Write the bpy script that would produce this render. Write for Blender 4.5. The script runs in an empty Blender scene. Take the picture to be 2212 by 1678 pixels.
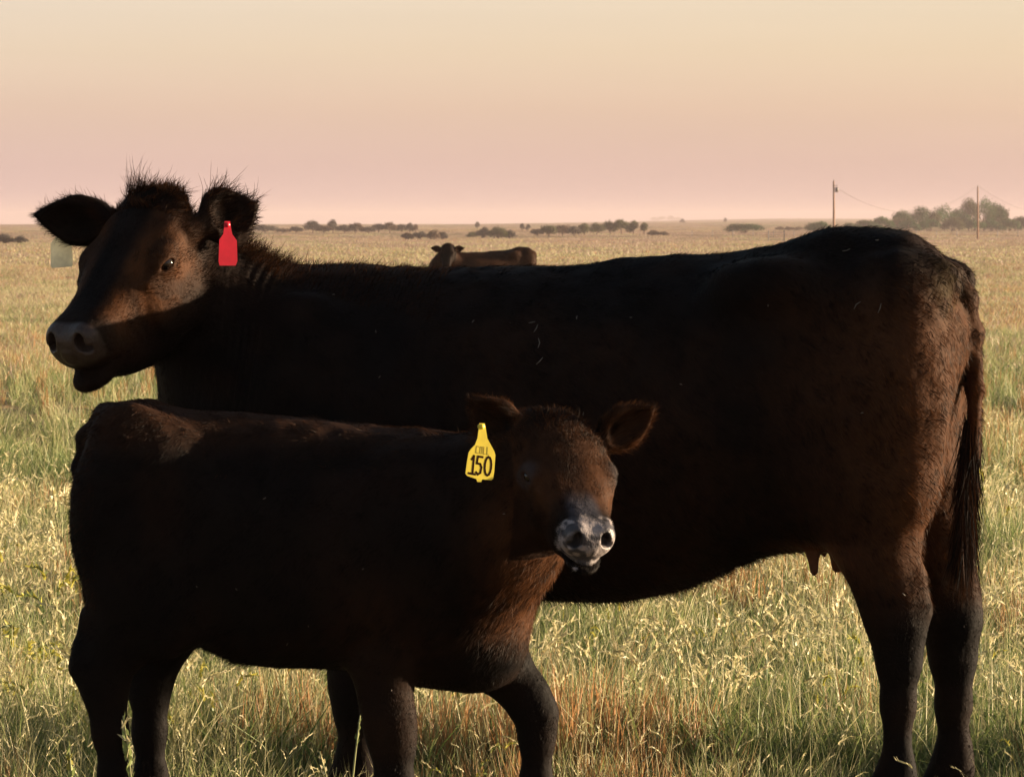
import bpy, math, random
import numpy as np
from mathutils import Matrix, Vector, Quaternion

random.seed(7)
rng = np.random.default_rng(11)
scene = bpy.context.scene
COL = scene.collection
R = math.radians

# ------------------------------------------------------------------ camera, sky, sun, exposure
CAM_Z = 1.363
F = 10000.0                      # focal length in units of a 2212 px wide frame
W0, H0, HORIZ = 2212.0, 1678.0, 478.0
PITCH = math.atan((H0 / 2 - HORIZ) / F)
cam_d = bpy.data.cameras.new("camera")
cam = bpy.data.objects.new("camera", cam_d)
COL.objects.link(cam)
cam_d.sensor_width = 36.0
cam_d.lens = F / W0 * 36.0
cam_d.clip_start, cam_d.clip_end = 0.5, 30000.0
cam_d.dof.use_dof = True
cam_d.dof.focus_distance = 10.2
cam_d.dof.aperture_fstop = 45.0
cam.location = (0, 0, CAM_Z)
cam.rotation_euler = (math.pi / 2 - PITCH, 0, 0)
scene.camera = cam

SUN_EL, SUN_AZ = R(7.0), R(78)        # azimuth clockwise from the view direction (+Y)
world = bpy.data.worlds.new("World")
scene.world = world
world.use_nodes = True
nt = world.node_tree
nt.nodes.clear()
N = nt.nodes.new
out = N("ShaderNodeOutputWorld")
bg = N("ShaderNodeBackground")
sky = N("ShaderNodeTexSky")
sky.sky_type = 'NISHITA'
sky.sun_disc = False
sky.sun_elevation = SUN_EL
sky.sun_rotation = SUN_AZ
sky.air_density, sky.dust_density, sky.ozone_density = 1.0, 2.0, 1.0
tc = N("ShaderNodeTexCoord")
sep = N("ShaderNodeSeparateXYZ")
nt.links.new(tc.outputs["Generated"], sep.inputs[0])
ramp = N("ShaderNodeValToRGB")           # dusk dust band over the whole horizon: pink low, cream above
mr = N("ShaderNodeMapRange")
mr.inputs[1].default_value, mr.inputs[2].default_value = -0.02, 0.25
nt.links.new(sep.outputs[2], mr.inputs[0])
nt.links.new(mr.outputs[0], ramp.inputs[0])
def el(deg): return (math.sin(R(deg)) + 0.02) / 0.27
SKY = [(-1.0, (0.66, 0.44, 0.41)), (0.1, (0.67, 0.465, 0.44)), (0.7, (0.70, 0.49, 0.42)), (1.4, (0.765, 0.56, 0.42)),
       (2.1, (0.82, 0.655, 0.47)), (2.8, (0.835, 0.71, 0.54)), (5.0, (0.70, 0.67, 0.60)), (12, (0.30, 0.35, 0.42))]
els = ramp.color_ramp.elements
for i, (d, c) in enumerate(SKY):
    e = els[i] if i < 2 else els.new(el(d))
    e.position = el(d)
    e.color = (*c, 1)
mixr = N("ShaderNodeMapRange")           # above the dust the clear Nishita sky takes over
mixr.interpolation_type = 'SMOOTHSTEP'
mixr.inputs[1].default_value, mixr.inputs[2].default_value = math.sin(R(3.5)), math.sin(R(17))
nt.links.new(sep.outputs[2], mixr.inputs[0])
SKY_STRENGTH = 0.065
EXPOSURE = 1.7
scl = N("ShaderNodeVectorMath"); scl.operation = 'SCALE'
scl.inputs[3].default_value = 1.0 / SKY_STRENGTH / 2 ** EXPOSURE
smap = N("ShaderNodeMapping")              # faint uneven bands of thin high cloud
smap.inputs["Scale"].default_value = (2.0, 2.0, 26.0)
nt.links.new(tc.outputs["Generated"], smap.inputs[0])
snz = N("ShaderNodeTexNoise")
snz.inputs["Scale"].default_value, snz.inputs["Detail"].default_value = 3.0, 3.0
nt.links.new(smap.outputs[0], snz.inputs["Vector"])
smr = N("ShaderNodeMapRange")
smr.inputs[1].default_value, smr.inputs[2].default_value, smr.inputs[3].default_value, smr.inputs[4].default_value = .3, .7, .978, 1.02
nt.links.new(snz.outputs["Fac"], smr.inputs[0])
smu = N("ShaderNodeVectorMath"); smu.operation = 'SCALE'
nt.links.new(ramp.outputs[0], smu.inputs[0])
nt.links.new(smr.outputs[0], smu.inputs[3])
wmr = N("ShaderNodeMapRange")              # the dusty air glows a little warmer towards the sun's side
wmr.inputs[1].default_value, wmr.inputs[2].default_value = -0.15, 0.40
nt.links.new(sep.outputs[0], wmr.inputs[0])
wmx = N("ShaderNodeMix"); wmx.data_type = 'RGBA'
wmx.inputs[6].default_value, wmx.inputs[7].default_value = (.99, .985, 1.02, 1), (1.05, 1.0, .86, 1)
nt.links.new(wmr.outputs[0], wmx.inputs[0])
wmu = N("ShaderNodeVectorMath"); wmu.operation = 'MULTIPLY'
nt.links.new(smu.outputs[0], wmu.inputs[0])
nt.links.new(wmx.outputs[2], wmu.inputs[1])
nt.links.new(wmu.outputs[0], scl.inputs[0])
mixc = N("ShaderNodeMix"); mixc.data_type = 'RGBA'
nt.links.new(mixr.outputs[0], mixc.inputs[0])
nt.links.new(scl.outputs[0], mixc.inputs[6])
nt.links.new(sky.outputs[0], mixc.inputs[7])
nt.links.new(mixc.outputs[2], bg.inputs[0])
bg.inputs[1].default_value = SKY_STRENGTH
nt.links.new(bg.outputs[0], out.inputs[0])

sun_d = bpy.data.lights.new("sun", 'SUN')
sun_d.energy = 5.0
sun_d.angle = R(0.5)
sun_d.color = (1.0, 0.79, 0.53)
sun = bpy.data.objects.new("sun", sun_d)
COL.objects.link(sun)
sdir = Vector((math.sin(SUN_AZ) * math.cos(SUN_EL), math.cos(SUN_AZ) * math.cos(SUN_EL), math.sin(SUN_EL)))
sun.rotation_euler = (-sdir).to_track_quat('-Z', 'Y').to_euler()
sun.location = (20, -5, 8)

vs = scene.view_settings
vs.view_transform = 'Standard'
vs.look = 'None'
vs.exposure, vs.gamma = EXPOSURE, 1.0
vs.use_curve_mapping = False
scene.render.engine = 'CYCLES'
scene.cycles.max_bounces = 6
scene.cycles.transparent_max_bounces = 8
scene.cycles.volume_bounces = 1

# ------------------------------------------------------------------ helpers
def P(px, py, y):
    """world point at depth y seen at (px, py) of the 2212 px wide frame"""
    dx, dv = (px - W0 / 2) / F, -(py - H0 / 2) / F
    cp, sp = math.cos(PITCH), math.sin(PITCH)
    d = np.array([dx, cp + dv * sp, -sp + dv * cp])
    return np.array([0, 0, CAM_Z]) + d * (y / d[1])

def tag(o, label=None, cat=None, group=None, kind=None):
    if label: o["label"] = label
    if cat: o["category"] = cat
    if group: o["group"] = group
    if kind: o["kind"] = kind
    return o

def empty(name, loc, rz=0.0):
    o = bpy.data.objects.new(name, None)
    o.empty_display_size = 0.2
    o.location = loc
    o.rotation_euler = (0, 0, rz)
    COL.objects.link(o)
    return o

def mesh_np(name, V, tris=None, quads=None, smooth=True, attrs=None):
    V = np.asarray(V, np.float32)
    me = bpy.data.meshes.new(name)
    tris = np.zeros((0, 3), np.int32) if tris is None or len(tris) == 0 else np.asarray(tris, np.int32)
    quads = np.zeros((0, 4), np.int32) if quads is None or len(quads) == 0 else np.asarray(quads, np.int32)
    me.vertices.add(len(V))
    me.vertices.foreach_set("co", V.ravel())
    nl = tris.size + quads.size
    me.loops.add(nl)
    me.loops.foreach_set("vertex_index", np.concatenate([tris.ravel(), quads.ravel()]).astype(np.int32))
    nf = len(tris) + len(quads)
    me.polygons.add(nf)
    starts = np.concatenate([np.arange(len(tris)) * 3, tris.size + np.arange(len(quads)) * 4]).astype(np.int32)
    me.polygons.foreach_set("loop_start", starts)
    me.polygons.foreach_set("use_smooth", np.full(nf, smooth, bool))
    for k, a in (attrs or {}).items():
        at = me.attributes.new(k, 'FLOAT_COLOR', 'POINT')
        a = np.asarray(a, np.float32)
        if a.shape[1] == 3:
            a = np.hstack([a, np.ones((len(a), 1), np.float32)])
        at.data.foreach_set("color", a.ravel())
    me.update(calc_edges=True)
    me.validate()
    return me

def obj(name, me, mat=None, parent=None):
    o = bpy.data.objects.new(name, me)
    if mat is not None and len(me.materials) == 0:
        me.materials.append(mat)
    COL.objects.link(o)
    if parent is not None:
        o.parent = parent
    return o

class MB:
    """collects tubes, boxes and quads into one mesh"""
    def __init__(s): s.V, s.T, s.Q, s.n = [], [], [], 0
    def add(s, V, tris=(), quads=()):
        V = np.asarray(V, float)
        s.V.append(V)
        if len(tris): s.T.append(np.asarray(tris) + s.n)
        if len(quads): s.Q.append(np.asarray(quads) + s.n)
        s.n += len(V)
    def tube(s, pts, rad, n=7, cap=True):
        pts = np.asarray(pts, float)
        m = len(pts)
        rad = np.broadcast_to(np.asarray(rad, float), (m,))
        V = []
        for i in range(m):
            t = pts[min(i + 1, m - 1)] - pts[max(i - 1, 0)]
            t /= np.linalg.norm(t) + 1e-9
            a = np.cross(t, (0, 0, 1.0)) if abs(t[2]) < .9 else np.cross(t, (1.0, 0, 0))
            a /= np.linalg.norm(a)
            b = np.cross(t, a)
            for k in range(n):
                an = 2 * math.pi * k / n
                V.append(pts[i] + rad[i] * (math.cos(an) * a + math.sin(an) * b))
        q = [(i * n + k, i * n + (k + 1) % n, (i + 1) * n + (k + 1) % n, (i + 1) * n + k) for i in range(m - 1) for k in range(n)]
        t = []
        if cap:
            V += [pts[0], pts[-1]]
            c0, c1 = m * n, m * n + 1
            t = [(c0, (k + 1) % n, k) for k in range(n)] + [(c1, (m - 1) * n + k, (m - 1) * n + (k + 1) % n) for k in range(n)]
        s.add(V, t, q)
    def box(s, c, h, M=None):
        V = np.array([[x, y, z] for x in (-1, 1) for y in (-1, 1) for z in (-1, 1)], float) * np.asarray(h)
        if M is not None: V = V @ np.asarray(M).T
        s.add(V + np.asarray(c), (), [(0, 1, 3, 2), (4, 6, 7, 5), (0, 4, 5, 1), (2, 3, 7, 6), (0, 2, 6, 4), (1, 5, 7, 3)])
    def prism(s, poly, y0, y1):
        """polygon in (x, z) extruded along y"""
        n = len(poly)
        V = [(x, y0, z) for x, z in poly] + [(x, y1, z) for x, z in poly]
        cx, cz = np.mean([p[0] for p in poly]), np.mean([p[1] for p in poly])
        V += [(cx, y0, cz), (cx, y1, cz)]
        t = [(2 * n, i, (i + 1) % n) for i in range(n)] + [(2 * n + 1, n + (i + 1) % n, n + i) for i in range(n)]
        q = [(i, n + i, n + (i + 1) % n, (i + 1) % n) for i in range(n)]
        s.add(V, t, q)
    def mesh(s, name, smooth=True):
        return mesh_np(name, np.vstack(s.V), np.vstack(s.T) if s.T else None, np.vstack(s.Q) if s.Q else None, smooth)
    def build(s, name, mat, parent=None, smooth=True):
        return obj(name, s.mesh(name, smooth), mat, parent)

_lat = rng.random((64, 64, 64)).astype(np.float32)
def vnoise(p):
    """smooth value noise in 0..1 on an (n,3) array"""
    p = np.asarray(p, float)
    i = np.floor(p).astype(int)
    f = p - i
    f = f * f * (3 - 2 * f)
    r = 0
    for dx in (0, 1):
        for dy in (0, 1):
            for dz in (0, 1):
                w = (f[:, 0] if dx else 1 - f[:, 0]) * (f[:, 1] if dy else 1 - f[:, 1]) * (f[:, 2] if dz else 1 - f[:, 2])
                r = r + w * _lat[(i[:, 0] + dx) % 64, (i[:, 1] + dy) % 64, (i[:, 2] + dz) % 64]
    return r
def sstep(a, b, x):
    t = np.clip((x - a) / (b - a), 0, 1)
    return t * t * (3 - 2 * t)

# ------------------------------------------------------------------ materials
def new_mat(name):
    m = bpy.data.materials.new(name)
    m.use_nodes = True
    nt = m.node_tree
    b = nt.nodes["Principled BSDF"]
    return m, nt, b

def simple_mat(name, col, rough=0.7, var=0.15, scale=20.0, spec=0.4, coat=0.0, trans=0.0):
    m, nt, b = new_mat(name)
    tc = nt.nodes.new("ShaderNodeTexCoord")
    nz = nt.nodes.new("ShaderNodeTexNoise")
    nz.inputs["Scale"].default_value = scale
    nz.inputs["Detail"].default_value = 4
    nt.links.new(tc.outputs["Object"], nz.inputs["Vector"])
    r = nt.nodes.new("ShaderNodeValToRGB")
    r.color_ramp.elements[0].position, r.color_ramp.elements[1].position = .3, .7
    r.color_ramp.elements[0].color = (*[c * (1 - var) for c in col], 1)
    r.color_ramp.elements[1].color = (*[min(1, c * (1 + var)) for c in col], 1)
    nt.links.new(nz.outputs["Fac"], r.inputs[0])
    nt.links.new(r.outputs[0], b.inputs["Base Color"])
    b.inputs["Roughness"].default_value = rough
    b.inputs["Specular IOR Level"].default_value = spec
    b.inputs["Coat Weight"].default_value = coat
    return m

def attr_mat(name, rough=0.6, spec=0.3, translucent=0.0, attr="tint", bump=None, noise=None, sheen=0.0):
    """colour from a per-point attribute, optional leaf translucency"""
    m, nt, b = new_mat(name)
    a = nt.nodes.new("ShaderNodeAttribute")
    a.attribute_name = attr
    col = a.outputs["Color"]
    if noise:
        tc = nt.nodes.new("ShaderNodeTexCoord")
        nz = nt.nodes.new("ShaderNodeTexNoise")
        nz.inputs["Scale"].default_value = noise
        nz.inputs["Detail"].default_value = 5
        nt.links.new(tc.outputs["Object"], nz.inputs["Vector"])
        mp = nt.nodes.new("ShaderNodeMapRange")
        mp.inputs[3].default_value, mp.inputs[4].default_value = .55, 1.45
        nt.links.new(nz.outputs["Fac"], mp.inputs[0])
        mu = nt.nodes.new("ShaderNodeVectorMath"); mu.operation = 'SCALE'
        nt.links.new(col, mu.inputs[0])
        nt.links.new(mp.outputs[0], mu.inputs[3])
        col = mu.outputs[0]
        if bump:
            bp = nt.nodes.new("ShaderNodeBump")
            bp.inputs["Strength"].default_value = bump
            bp.inputs["Distance"].default_value = 0.004
            nt.links.new(nz.outputs["Fac"], bp.inputs["Height"])
            nt.links.new(bp.outputs[0], b.inputs["Normal"])
    nt.links.new(col, b.inputs["Base Color"])
    b.inputs["Roughness"].default_value = rough
    b.inputs["Specular IOR Level"].default_value = spec
    if sheen:
        b.inputs["Sheen Weight"].default_value = sheen
        b.inputs["Sheen Roughness"].default_value = 0.4
        b.inputs["Sheen Tint"].default_value = (0.55, 0.30, 0.16, 1)
    if translucent:
        tr = nt.nodes.new("ShaderNodeBsdfTranslucent")
        mx = nt.nodes.new("ShaderNodeMixShader")
        mx.inputs[0].default_value = translucent
        nt.links.new(col, tr.inputs[0])
        nt.links.new(b.outputs[0], mx.inputs[1])
        nt.links.new(tr.outputs[0], mx.inputs[2])
        nt.links.new(mx.outputs[0], nt.nodes["Material Output"].inputs[0])
    return m

M_hide = attr_mat("cattle_hide", rough=0.55, spec=0.25, noise=45.0, bump=0.5)
M_fur = attr_mat("cattle_fur", rough=0.55, spec=0.065, translucent=0.3)
M_grass = attr_mat("grass_blades", rough=0.5, spec=0.35, translucent=0.35)
M_leaf = attr_mat("tree_leaves", rough=0.65, spec=0.15, translucent=0.22)
M_bark = simple_mat("bark", (0.16, 0.11, 0.08), .9, .3, 3)
M_pole = simple_mat("weathered_pole_wood", (0.30, 0.17, 0.11), .85, .2, 3)
M_wire = simple_mat("power_wire", (0.10, 0.08, 0.08), .5, .05, 3)
M_metal = simple_mat("galvanised_steel", (0.20, 0.17, 0.16), .5, .15, 4)
M_eye = simple_mat("wet_dark_eye", (0.012, 0.007, 0.005), .08, .1, 60, spec=.5, coat=0.0)
M_red = simple_mat("red_tag_plastic", (0.62, 0.01, 0.03), .4, .12, 30)
M_yellow = simple_mat("yellow_tag_plastic", (0.80, 0.62, 0.06), .45, .10, 40)
M_cream = simple_mat("cream_tag_plastic", (0.85, 0.80, 0.58), .45, .2, 40)
M_ink = simple_mat("brown_black_ink", (0.030, 0.010, 0.006), .8, .1, 50, spec=.05)
M_emboss = simple_mat("olive_faded_ink", (0.42, 0.32, 0.03), .6, .1, 50)

# ------------------------------------------------------------------ terrain
_D = [0, 9, 30, 77, 150, 300, 550, 877, 1430, 2500, 5000, 8000, 9300]
_Z = [0, 0, -.10, -.41, -.75, -1.2, -1.7, -2.06, -1.5, -.5, .8, 2.0, 2.4]
_FX = [-5000, 0, 560, 1000, 1350, 1560, 1700, 2212, 6000]
_FZ = [-9, -8.5, -7.0, -5.0, 0.0, 3.2, 5.0, 4.0, 4.0]
def terrain_z(x, y):
    x, y = np.asarray(x, float), np.asarray(y, float)
    d = np.hypot(x, y)
    ang = np.arctan2(x, y)
    px = W0 / 2 + np.tan(np.clip(ang, -1.2, 1.2)) * F
    z = np.interp(d, _D, _Z)
    far = np.interp(px, _FX, _FZ)
    t = sstep(1500, 8200, d)
    z = z * (1 - t) + far * t
    und = vnoise(np.stack([x / 260 + 7, y / 420 + 3, 0 * x + .5], -1).reshape(-1, 3)).reshape(z.shape) - .5
    z = z + und * 2.2 * sstep(400, 1600, d)
    sm = vnoise(np.stack([x / 2.3 + 17, y / 2.3 + 9, 0 * x + .5], -1).reshape(-1, 3)).reshape(z.shape) - .5
    return z + sm * 0.06 * (1 - sstep(60, 200, d)) * sstep(10.8, 13, d)

_prof_d = np.geomspace(8, 9300, 3000)
def ground_at(px, row):
    """ground point seen at (px, row)"""
    ys = _prof_d
    pts = np.array([P(px, row, 1.0)])
    dirv = pts[0] - np.array([0, 0, CAM_Z])
    zr = CAM_Z + dirv[2] * ys
    zg = terrain_z(dirv[0] * ys, ys)
    below = np.nonzero(zr <= zg)[0]
    k = below[0] if len(below) else len(ys) - 1
    return np.array([dirv[0] * ys[k], ys[k], zg[k]])

def build_ground():
    an = np.concatenate([np.linspace(-math.pi, -.25, 50)[:-1], np.linspace(-.25, .25, 170), np.linspace(.25, math.pi, 50)[1:]])
    ds = np.concatenate([[0.3, 2, 4, 6], np.geomspace(7.5, 9300, 260)])
    A, Dd = np.meshgrid(an, ds, indexing='ij')
    x, y = np.sin(A) * Dd, np.cos(A) * Dd
    z = terrain_z(x, y)
    V = np.stack([x, y, z], -1).reshape(-1, 3)
    na, nd = len(an), len(ds)
    i, j = np.meshgrid(np.arange(na - 1), np.arange(nd - 1), indexing='ij')
    b = (i * nd + j).ravel()
    q = np.stack([b, b + nd, b + nd + 1, b + 1], -1)
    q = q[:, ::-1]
    return mesh_np("ground", V, None, q)

m, nt, b = new_mat("prairie_soil")
geo = nt.nodes.new("ShaderNodeNewGeometry")
def nz_node(scale, det=5, mul=(1, 1, 1)):
    mp = nt.nodes.new("ShaderNodeMapping")
    mp.inputs["Scale"].default_value = mul
    nt.links.new(geo.outputs["Position"], mp.inputs[0])
    n = nt.nodes.new("ShaderNodeTexNoise")
    n.inputs["Scale"].default_value = scale
    n.inputs["Detail"].default_value = det
    nt.links.new(mp.outputs[0], n.inputs["Vector"])
    return n.outputs["Fac"]
def mixcol(f, a, c):
    x = nt.nodes.new("ShaderNodeMix"); x.data_type = 'RGBA'
    nt.links.new(f, x.inputs[0])
    for k, v in ((6, a), (7, c)):
        if isinstance(v, tuple): x.inputs[k].default_value = (*v, 1)
        else: nt.links.new(v, x.inputs[k])
    return x.outputs[2]
def contrast(f, lo, hi):
    x = nt.nodes.new("ShaderNodeMapRange")
    x.inputs[1].default_value, x.inputs[2].default_value = lo, hi
    nt.links.new(f, x.inputs[0])
    return x.outputs[0]
c1 = mixcol(contrast(nz_node(.02, 4, (1, .35, 1)), .4, .6), (0.34, 0.22, 0.11), (0.24, 0.21, 0.09))
c2 = mixcol(contrast(nz_node(.004, 4, (1, .3, 1)), .42, .6), c1, (0.40, 0.25, 0.16))
c3 = mixcol(contrast(nz_node(3.0, 6), .45, .75), c2, (0.11, 0.09, 0.05))
nt.links.new(c3, b.inputs["Base Color"])
b.inputs["Roughness"].default_value = 1.0
b.inputs["Specular IOR Level"].default_value = 0.05
bp = nt.nodes.new("ShaderNodeBump")
bp.inputs["Strength"].default_value = 1.0
bp.inputs["Distance"].default_value = 0.35
nt.links.new(nz_node(1.2, 8), bp.inputs["Height"])
nt.links.new(bp.outputs[0], b.inputs["Normal"])
ground = tag(obj("ground", build_ground(), m), kind="structure")

# ------------------------------------------------------------------ implicit modelling of the cattle
def pchip(xs, ys, n=400):
    xs, ys = np.asarray(xs, float), np.asarray(ys, float)
    o = np.argsort(xs); xs, ys = xs[o], ys[o]
    h = np.diff(xs); dl = np.diff(ys) / h
    m = np.zeros(len(xs))
    for i in range(1, len(xs) - 1):
        if dl[i - 1] * dl[i] > 0:
            w1, w2 = 2 * h[i] + h[i - 1], h[i] + 2 * h[i - 1]
            m[i] = (w1 + w2) / (w1 / dl[i - 1] + w2 / dl[i])
    m[0], m[-1] = dl[0], dl[-1]
    t = np.linspace(xs[0], xs[-1], n)
    k = np.clip(np.searchsorted(xs, t) - 1, 0, len(xs) - 2)
    s = (t - xs[k]) / h[k]
    y = (1 + 2 * s) * (1 - s) ** 2 * ys[k] + s * (1 - s) ** 2 * h[k] * m[k] + s * s * (3 - 2 * s) * ys[k + 1] + s * s * (s - 1) * h[k] * m[k + 1]
    return t, y

class Field:
    def __init__(s, xs, ys, zs):
        s.ax = (xs.astype(np.float32), ys.astype(np.float32), zs.astype(np.float32))
        s.F = np.full((len(xs), len(ys), len(zs)), 0.2, np.float32)
    def sub(s, lo, hi):
        sl = []
        for a, l, h in zip(s.ax, lo, hi):
            i0, i1 = max(np.searchsorted(a, l) - 1, 0), min(np.searchsorted(a, h) + 1, len(a))
            if i1 <= i0: return None
            sl.append(slice(i0, i1))
        g = np.meshgrid(*[a[q] for a, q in zip(s.ax, sl)], indexing='ij', sparse=True)
        return tuple(sl), g
    def union(s, sl, d, k):
        a = s.F[sl]
        if k > 0:
            h = np.maximum(k - np.abs(a - d), 0) / k
            s.F[sl] = np.minimum(a, d) - h * h * k * .25
        else:
            s.F[sl] = np.minimum(a, d)
    def carve(s, sl, d, k):
        a = s.F[sl]
        h = np.maximum(k - np.abs(a + d), 0) / k
        s.F[sl] = np.maximum(a, -d) + h * h * k * .25
    def cone(s, p, q, r0, r1, k=.03, flat=1.0):
        p, q = np.asarray(p, float), np.asarray(q, float)
        m = max(r0, r1) + k + .02
        r = s.sub(np.minimum(p, q) - m, np.maximum(p, q) + m)
        if r is None: return
        sl, (x, y, z) = r
        ba = q - p
        L2 = float((ba[0] ** 2 + (ba[1] / flat) ** 2 + ba[2] ** 2)) + 1e-9
        X, Y, Z = x - p[0], (y - p[1]) / flat, z - p[2]
        t = np.clip((X * ba[0] + Y * ba[1] / flat + Z * ba[2]) / L2, 0, 1)
        d = np.sqrt((X - t * ba[0]) ** 2 + (Y - t * ba[1] / flat) ** 2 + (Z - t * ba[2]) ** 2) - (r0 + t * (r1 - r0))
        s.union(sl, d * (flat ** .5 if flat < 1 else 1), k)
    def chain(s, pts, k=.03, flat=1.0):
        for a, c in zip(pts[:-1], pts[1:]):
            s.cone(a[:3], c[:3], a[3], c[3], k, flat)
    def ellipsoid(s, c, r, k=.05, M=None, carve=False, margin=0.0):
        c, r = np.asarray(c, float), np.asarray(r, float)
        m = (np.full(3, r.max()) if M is not None else r) + k + .015 + margin
        q = s.sub(c - m, c + m)
        if q is None: return
        sl, (x, y, z) = q
        X, Y, Z = x - c[0], y - c[1], z - c[2]
        if M is not None:
            M = np.asarray(M)          # columns = axes
            X, Y, Z = [X * M[0, i] + Y * M[1, i] + Z * M[2, i] for i in range(3)]
        k0 = np.sqrt((X / r[0]) ** 2 + (Y / r[1]) ** 2 + (Z / r[2]) ** 2)
        k1 = np.sqrt((X / r[0] ** 2) ** 2 + (Y / r[1] ** 2) ** 2 + (Z / r[2] ** 2) ** 2) + 1e-6
        d = k0 * (k0 - 1) / k1
        if carve: s.carve(sl, d, k)
        else: s.union(sl, d, k)
    def loft(s, us, w, top, bot, ctr, pt, pb, k=.05, M=None, o=None, margin=.1):
        """section curves along local axis 0; top and bottom on axis 2, half width on axis 1"""
        tabs = [pchip(us, v) for v in (w, top, bot, ctr, pt, pb)]
        T = tabs[0][0]
        u0, u1 = T[0], T[-1]
        wm = max(w); zt, zb = max(top), min(bot)
        box = np.array([[a, b_, c] for a in (u0, u1) for b_ in (-wm, wm) for c in (zb, zt)])
        if M is not None: box = box @ np.asarray(M).T + o
        q = s.sub(box.min(0) - margin, box.max(0) + margin)
        if q is None: return
        sl, (x, y, z) = q
        if M is not None:
            M = np.asarray(M); X, Y, Z = x - o[0], y - o[1], z - o[2]
            x, y, z = [X * M[0, i] + Y * M[1, i] + Z * M[2, i] for i in range(3)]
        uc = np.clip(x, u0, u1)
        W_, TP, BT, CT, PT, PB = [np.interp(uc, t, v).astype(np.float32) for t, v in tabs]
        zz = z - CT
        up = zz > 0
        hh = np.where(up, TP - CT, CT - BT)
        p = np.where(up, PT, PB)
        A_, B_ = np.abs(y) / W_ + 1e-5, np.abs(zz) / hh + 1e-5
        r = (A_ ** p + B_ ** p) ** (1 / p)
        g = r ** (1 - p) * np.sqrt((A_ ** (p - 1) / W_) ** 2 + (B_ ** (p - 1) / hh) ** 2) + 1e-4
        d = np.clip((r - 1) / g, -.25, .3)
        du = np.abs(x - uc)
        d = np.where(du > 0, np.sqrt(np.maximum(d, 0) ** 2 + du ** 2), d)
        s.union(sl, d.astype(np.float32), k)
    def polygonise(s):
        Fv = s.F
        ins = Fv < 0
        n = Fv.shape
        c = np.zeros((n[0] - 1, n[1] - 1, n[2] - 1), np.uint8)
        for i in (0, 1):
            for j in (0, 1):
                for k in (0, 1):
                    c += ins[i:n[0] - 1 + i, j:n[1] - 1 + j, k:n[2] - 1 + k]
        act = (c > 0) & (c < 8)
        idx = np.full(act.shape, -1, np.int64)
        I, J, K = np.nonzero(act)
        idx[I, J, K] = np.arange(len(I))
        acc = np.zeros((len(I), 3)); cnt = np.zeros(len(I))
        co = [s.ax[0][I], s.ax[1][J], s.ax[2][K]]
        cn = [s.ax[0][I + 1], s.ax[1][J + 1], s.ax[2][K + 1]]
        corners = [(a, b_, d) for a in (0, 1) for b_ in (0, 1) for d in (0, 1)]
        fv = {q: Fv[I + q[0], J + q[1], K + q[2]] for q in corners}
        for axis in range(3):
            for q in corners:
                if q[axis]: continue
                q2 = tuple(1 if t == axis else q[t] for t in range(3))
                f0, f1 = fv[q], fv[q2]
                cr = (f0 < 0) != (f1 < 0)
                t = np.where(cr, f0 / np.where(cr, f0 - f1, 1), 0)
                for ax in range(3):
                    base = cn[ax] if q[ax] else co[ax]
                    p = co[ax] + t * (cn[ax] - co[ax]) if ax == axis else base
                    acc[:, ax] += np.where(cr, p, 0)
                cnt += cr
        V = acc / cnt[:, None]
        quads = []
        for axis in range(3):
            a, b_ = [(1, 2), (2, 0), (0, 1)][axis]
            sl0 = [slice(None)] * 3; sl1 = [slice(None)] * 3
            sl0[axis], sl1[axis] = slice(0, -1), slice(1, None)
            cr = ins[tuple(sl0)] != ins[tuple(sl1)]
            pos = np.array(np.nonzero(cr)).T
            ok = (pos[:, a] > 0) & (pos[:, b_] > 0) & (pos[:, a] < n[a] - 1) & (pos[:, b_] < n[b_] - 1)
            pos = pos[ok]
            flip = ins[pos[:, 0], pos[:, 1], pos[:, 2]]
            def at(da, db):
                t = pos.copy(); t[:, a] += da; t[:, b_] += db
                return idx[t[:, 0], t[:, 1], t[:, 2]]
            q = np.stack([at(-1, -1), at(0, -1), at(0, 0), at(-1, 0)], -1)
            q[~flip] = q[~flip][:, ::-1]
            quads.append(q)
        return V, np.vstack(quads)

def vert_normals(V, Q):
    fn = np.cross(V[Q[:, 2]] - V[Q[:, 0]], V[Q[:, 3]] - V[Q[:, 1]])
    nrm = np.zeros_like(V)
    for k in range(4):
        np.add.at(nrm, Q[:, k], fn)
    return nrm / (np.linalg.norm(nrm, axis=1, keepdims=True) + 1e-12), np.linalg.norm(fn, axis=1) * .5

def unit(v): 
    v = np.asarray(v, float)
    return v / (np.linalg.norm(v, axis=-1, keepdims=True) + 1e-12)

def axis_grid(lo, hi, fine_lo, fine_hi, coarse, fine):
    pts = [lo]
    while pts[-1] < hi:
        pts.append(pts[-1] + (fine if fine_lo <= pts[-1] < fine_hi else coarse))
    return np.array(pts)

class Pose:
    """where an animal stands: origin on the ground under its rump, heading, and pixel measuring for its own frame"""
    def __init__(s, origin, heading):
        s.o = np.asarray(origin, float)
        f = np.array([heading[0], heading[1], 0.0]); f /= np.linalg.norm(f)
        s.f, s.l, s.up = f, np.array([-f[1], f[0], 0.0]), np.array([0, 0, 1.0])
        s.rz = math.atan2(f[1], f[0])
    def local(s, w):
        d = np.asarray(w, float) - s.o
        return np.array([d @ s.f, d @ s.l, d[2]])
    def vec(s, w):
        w = np.asarray(w, float)
        return np.array([w @ s.f, w @ s.l, w[2]])
    def at(s, px, py, v):
        """local point on the plane 'lateral = v' seen at a pixel"""
        c = np.array([0, 0, CAM_Z]); d = P(px, py, 1.0) - c
        t = (v - (c - s.o) @ s.l) / (d @ s.l)
        return s.local(c + d * t)

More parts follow.
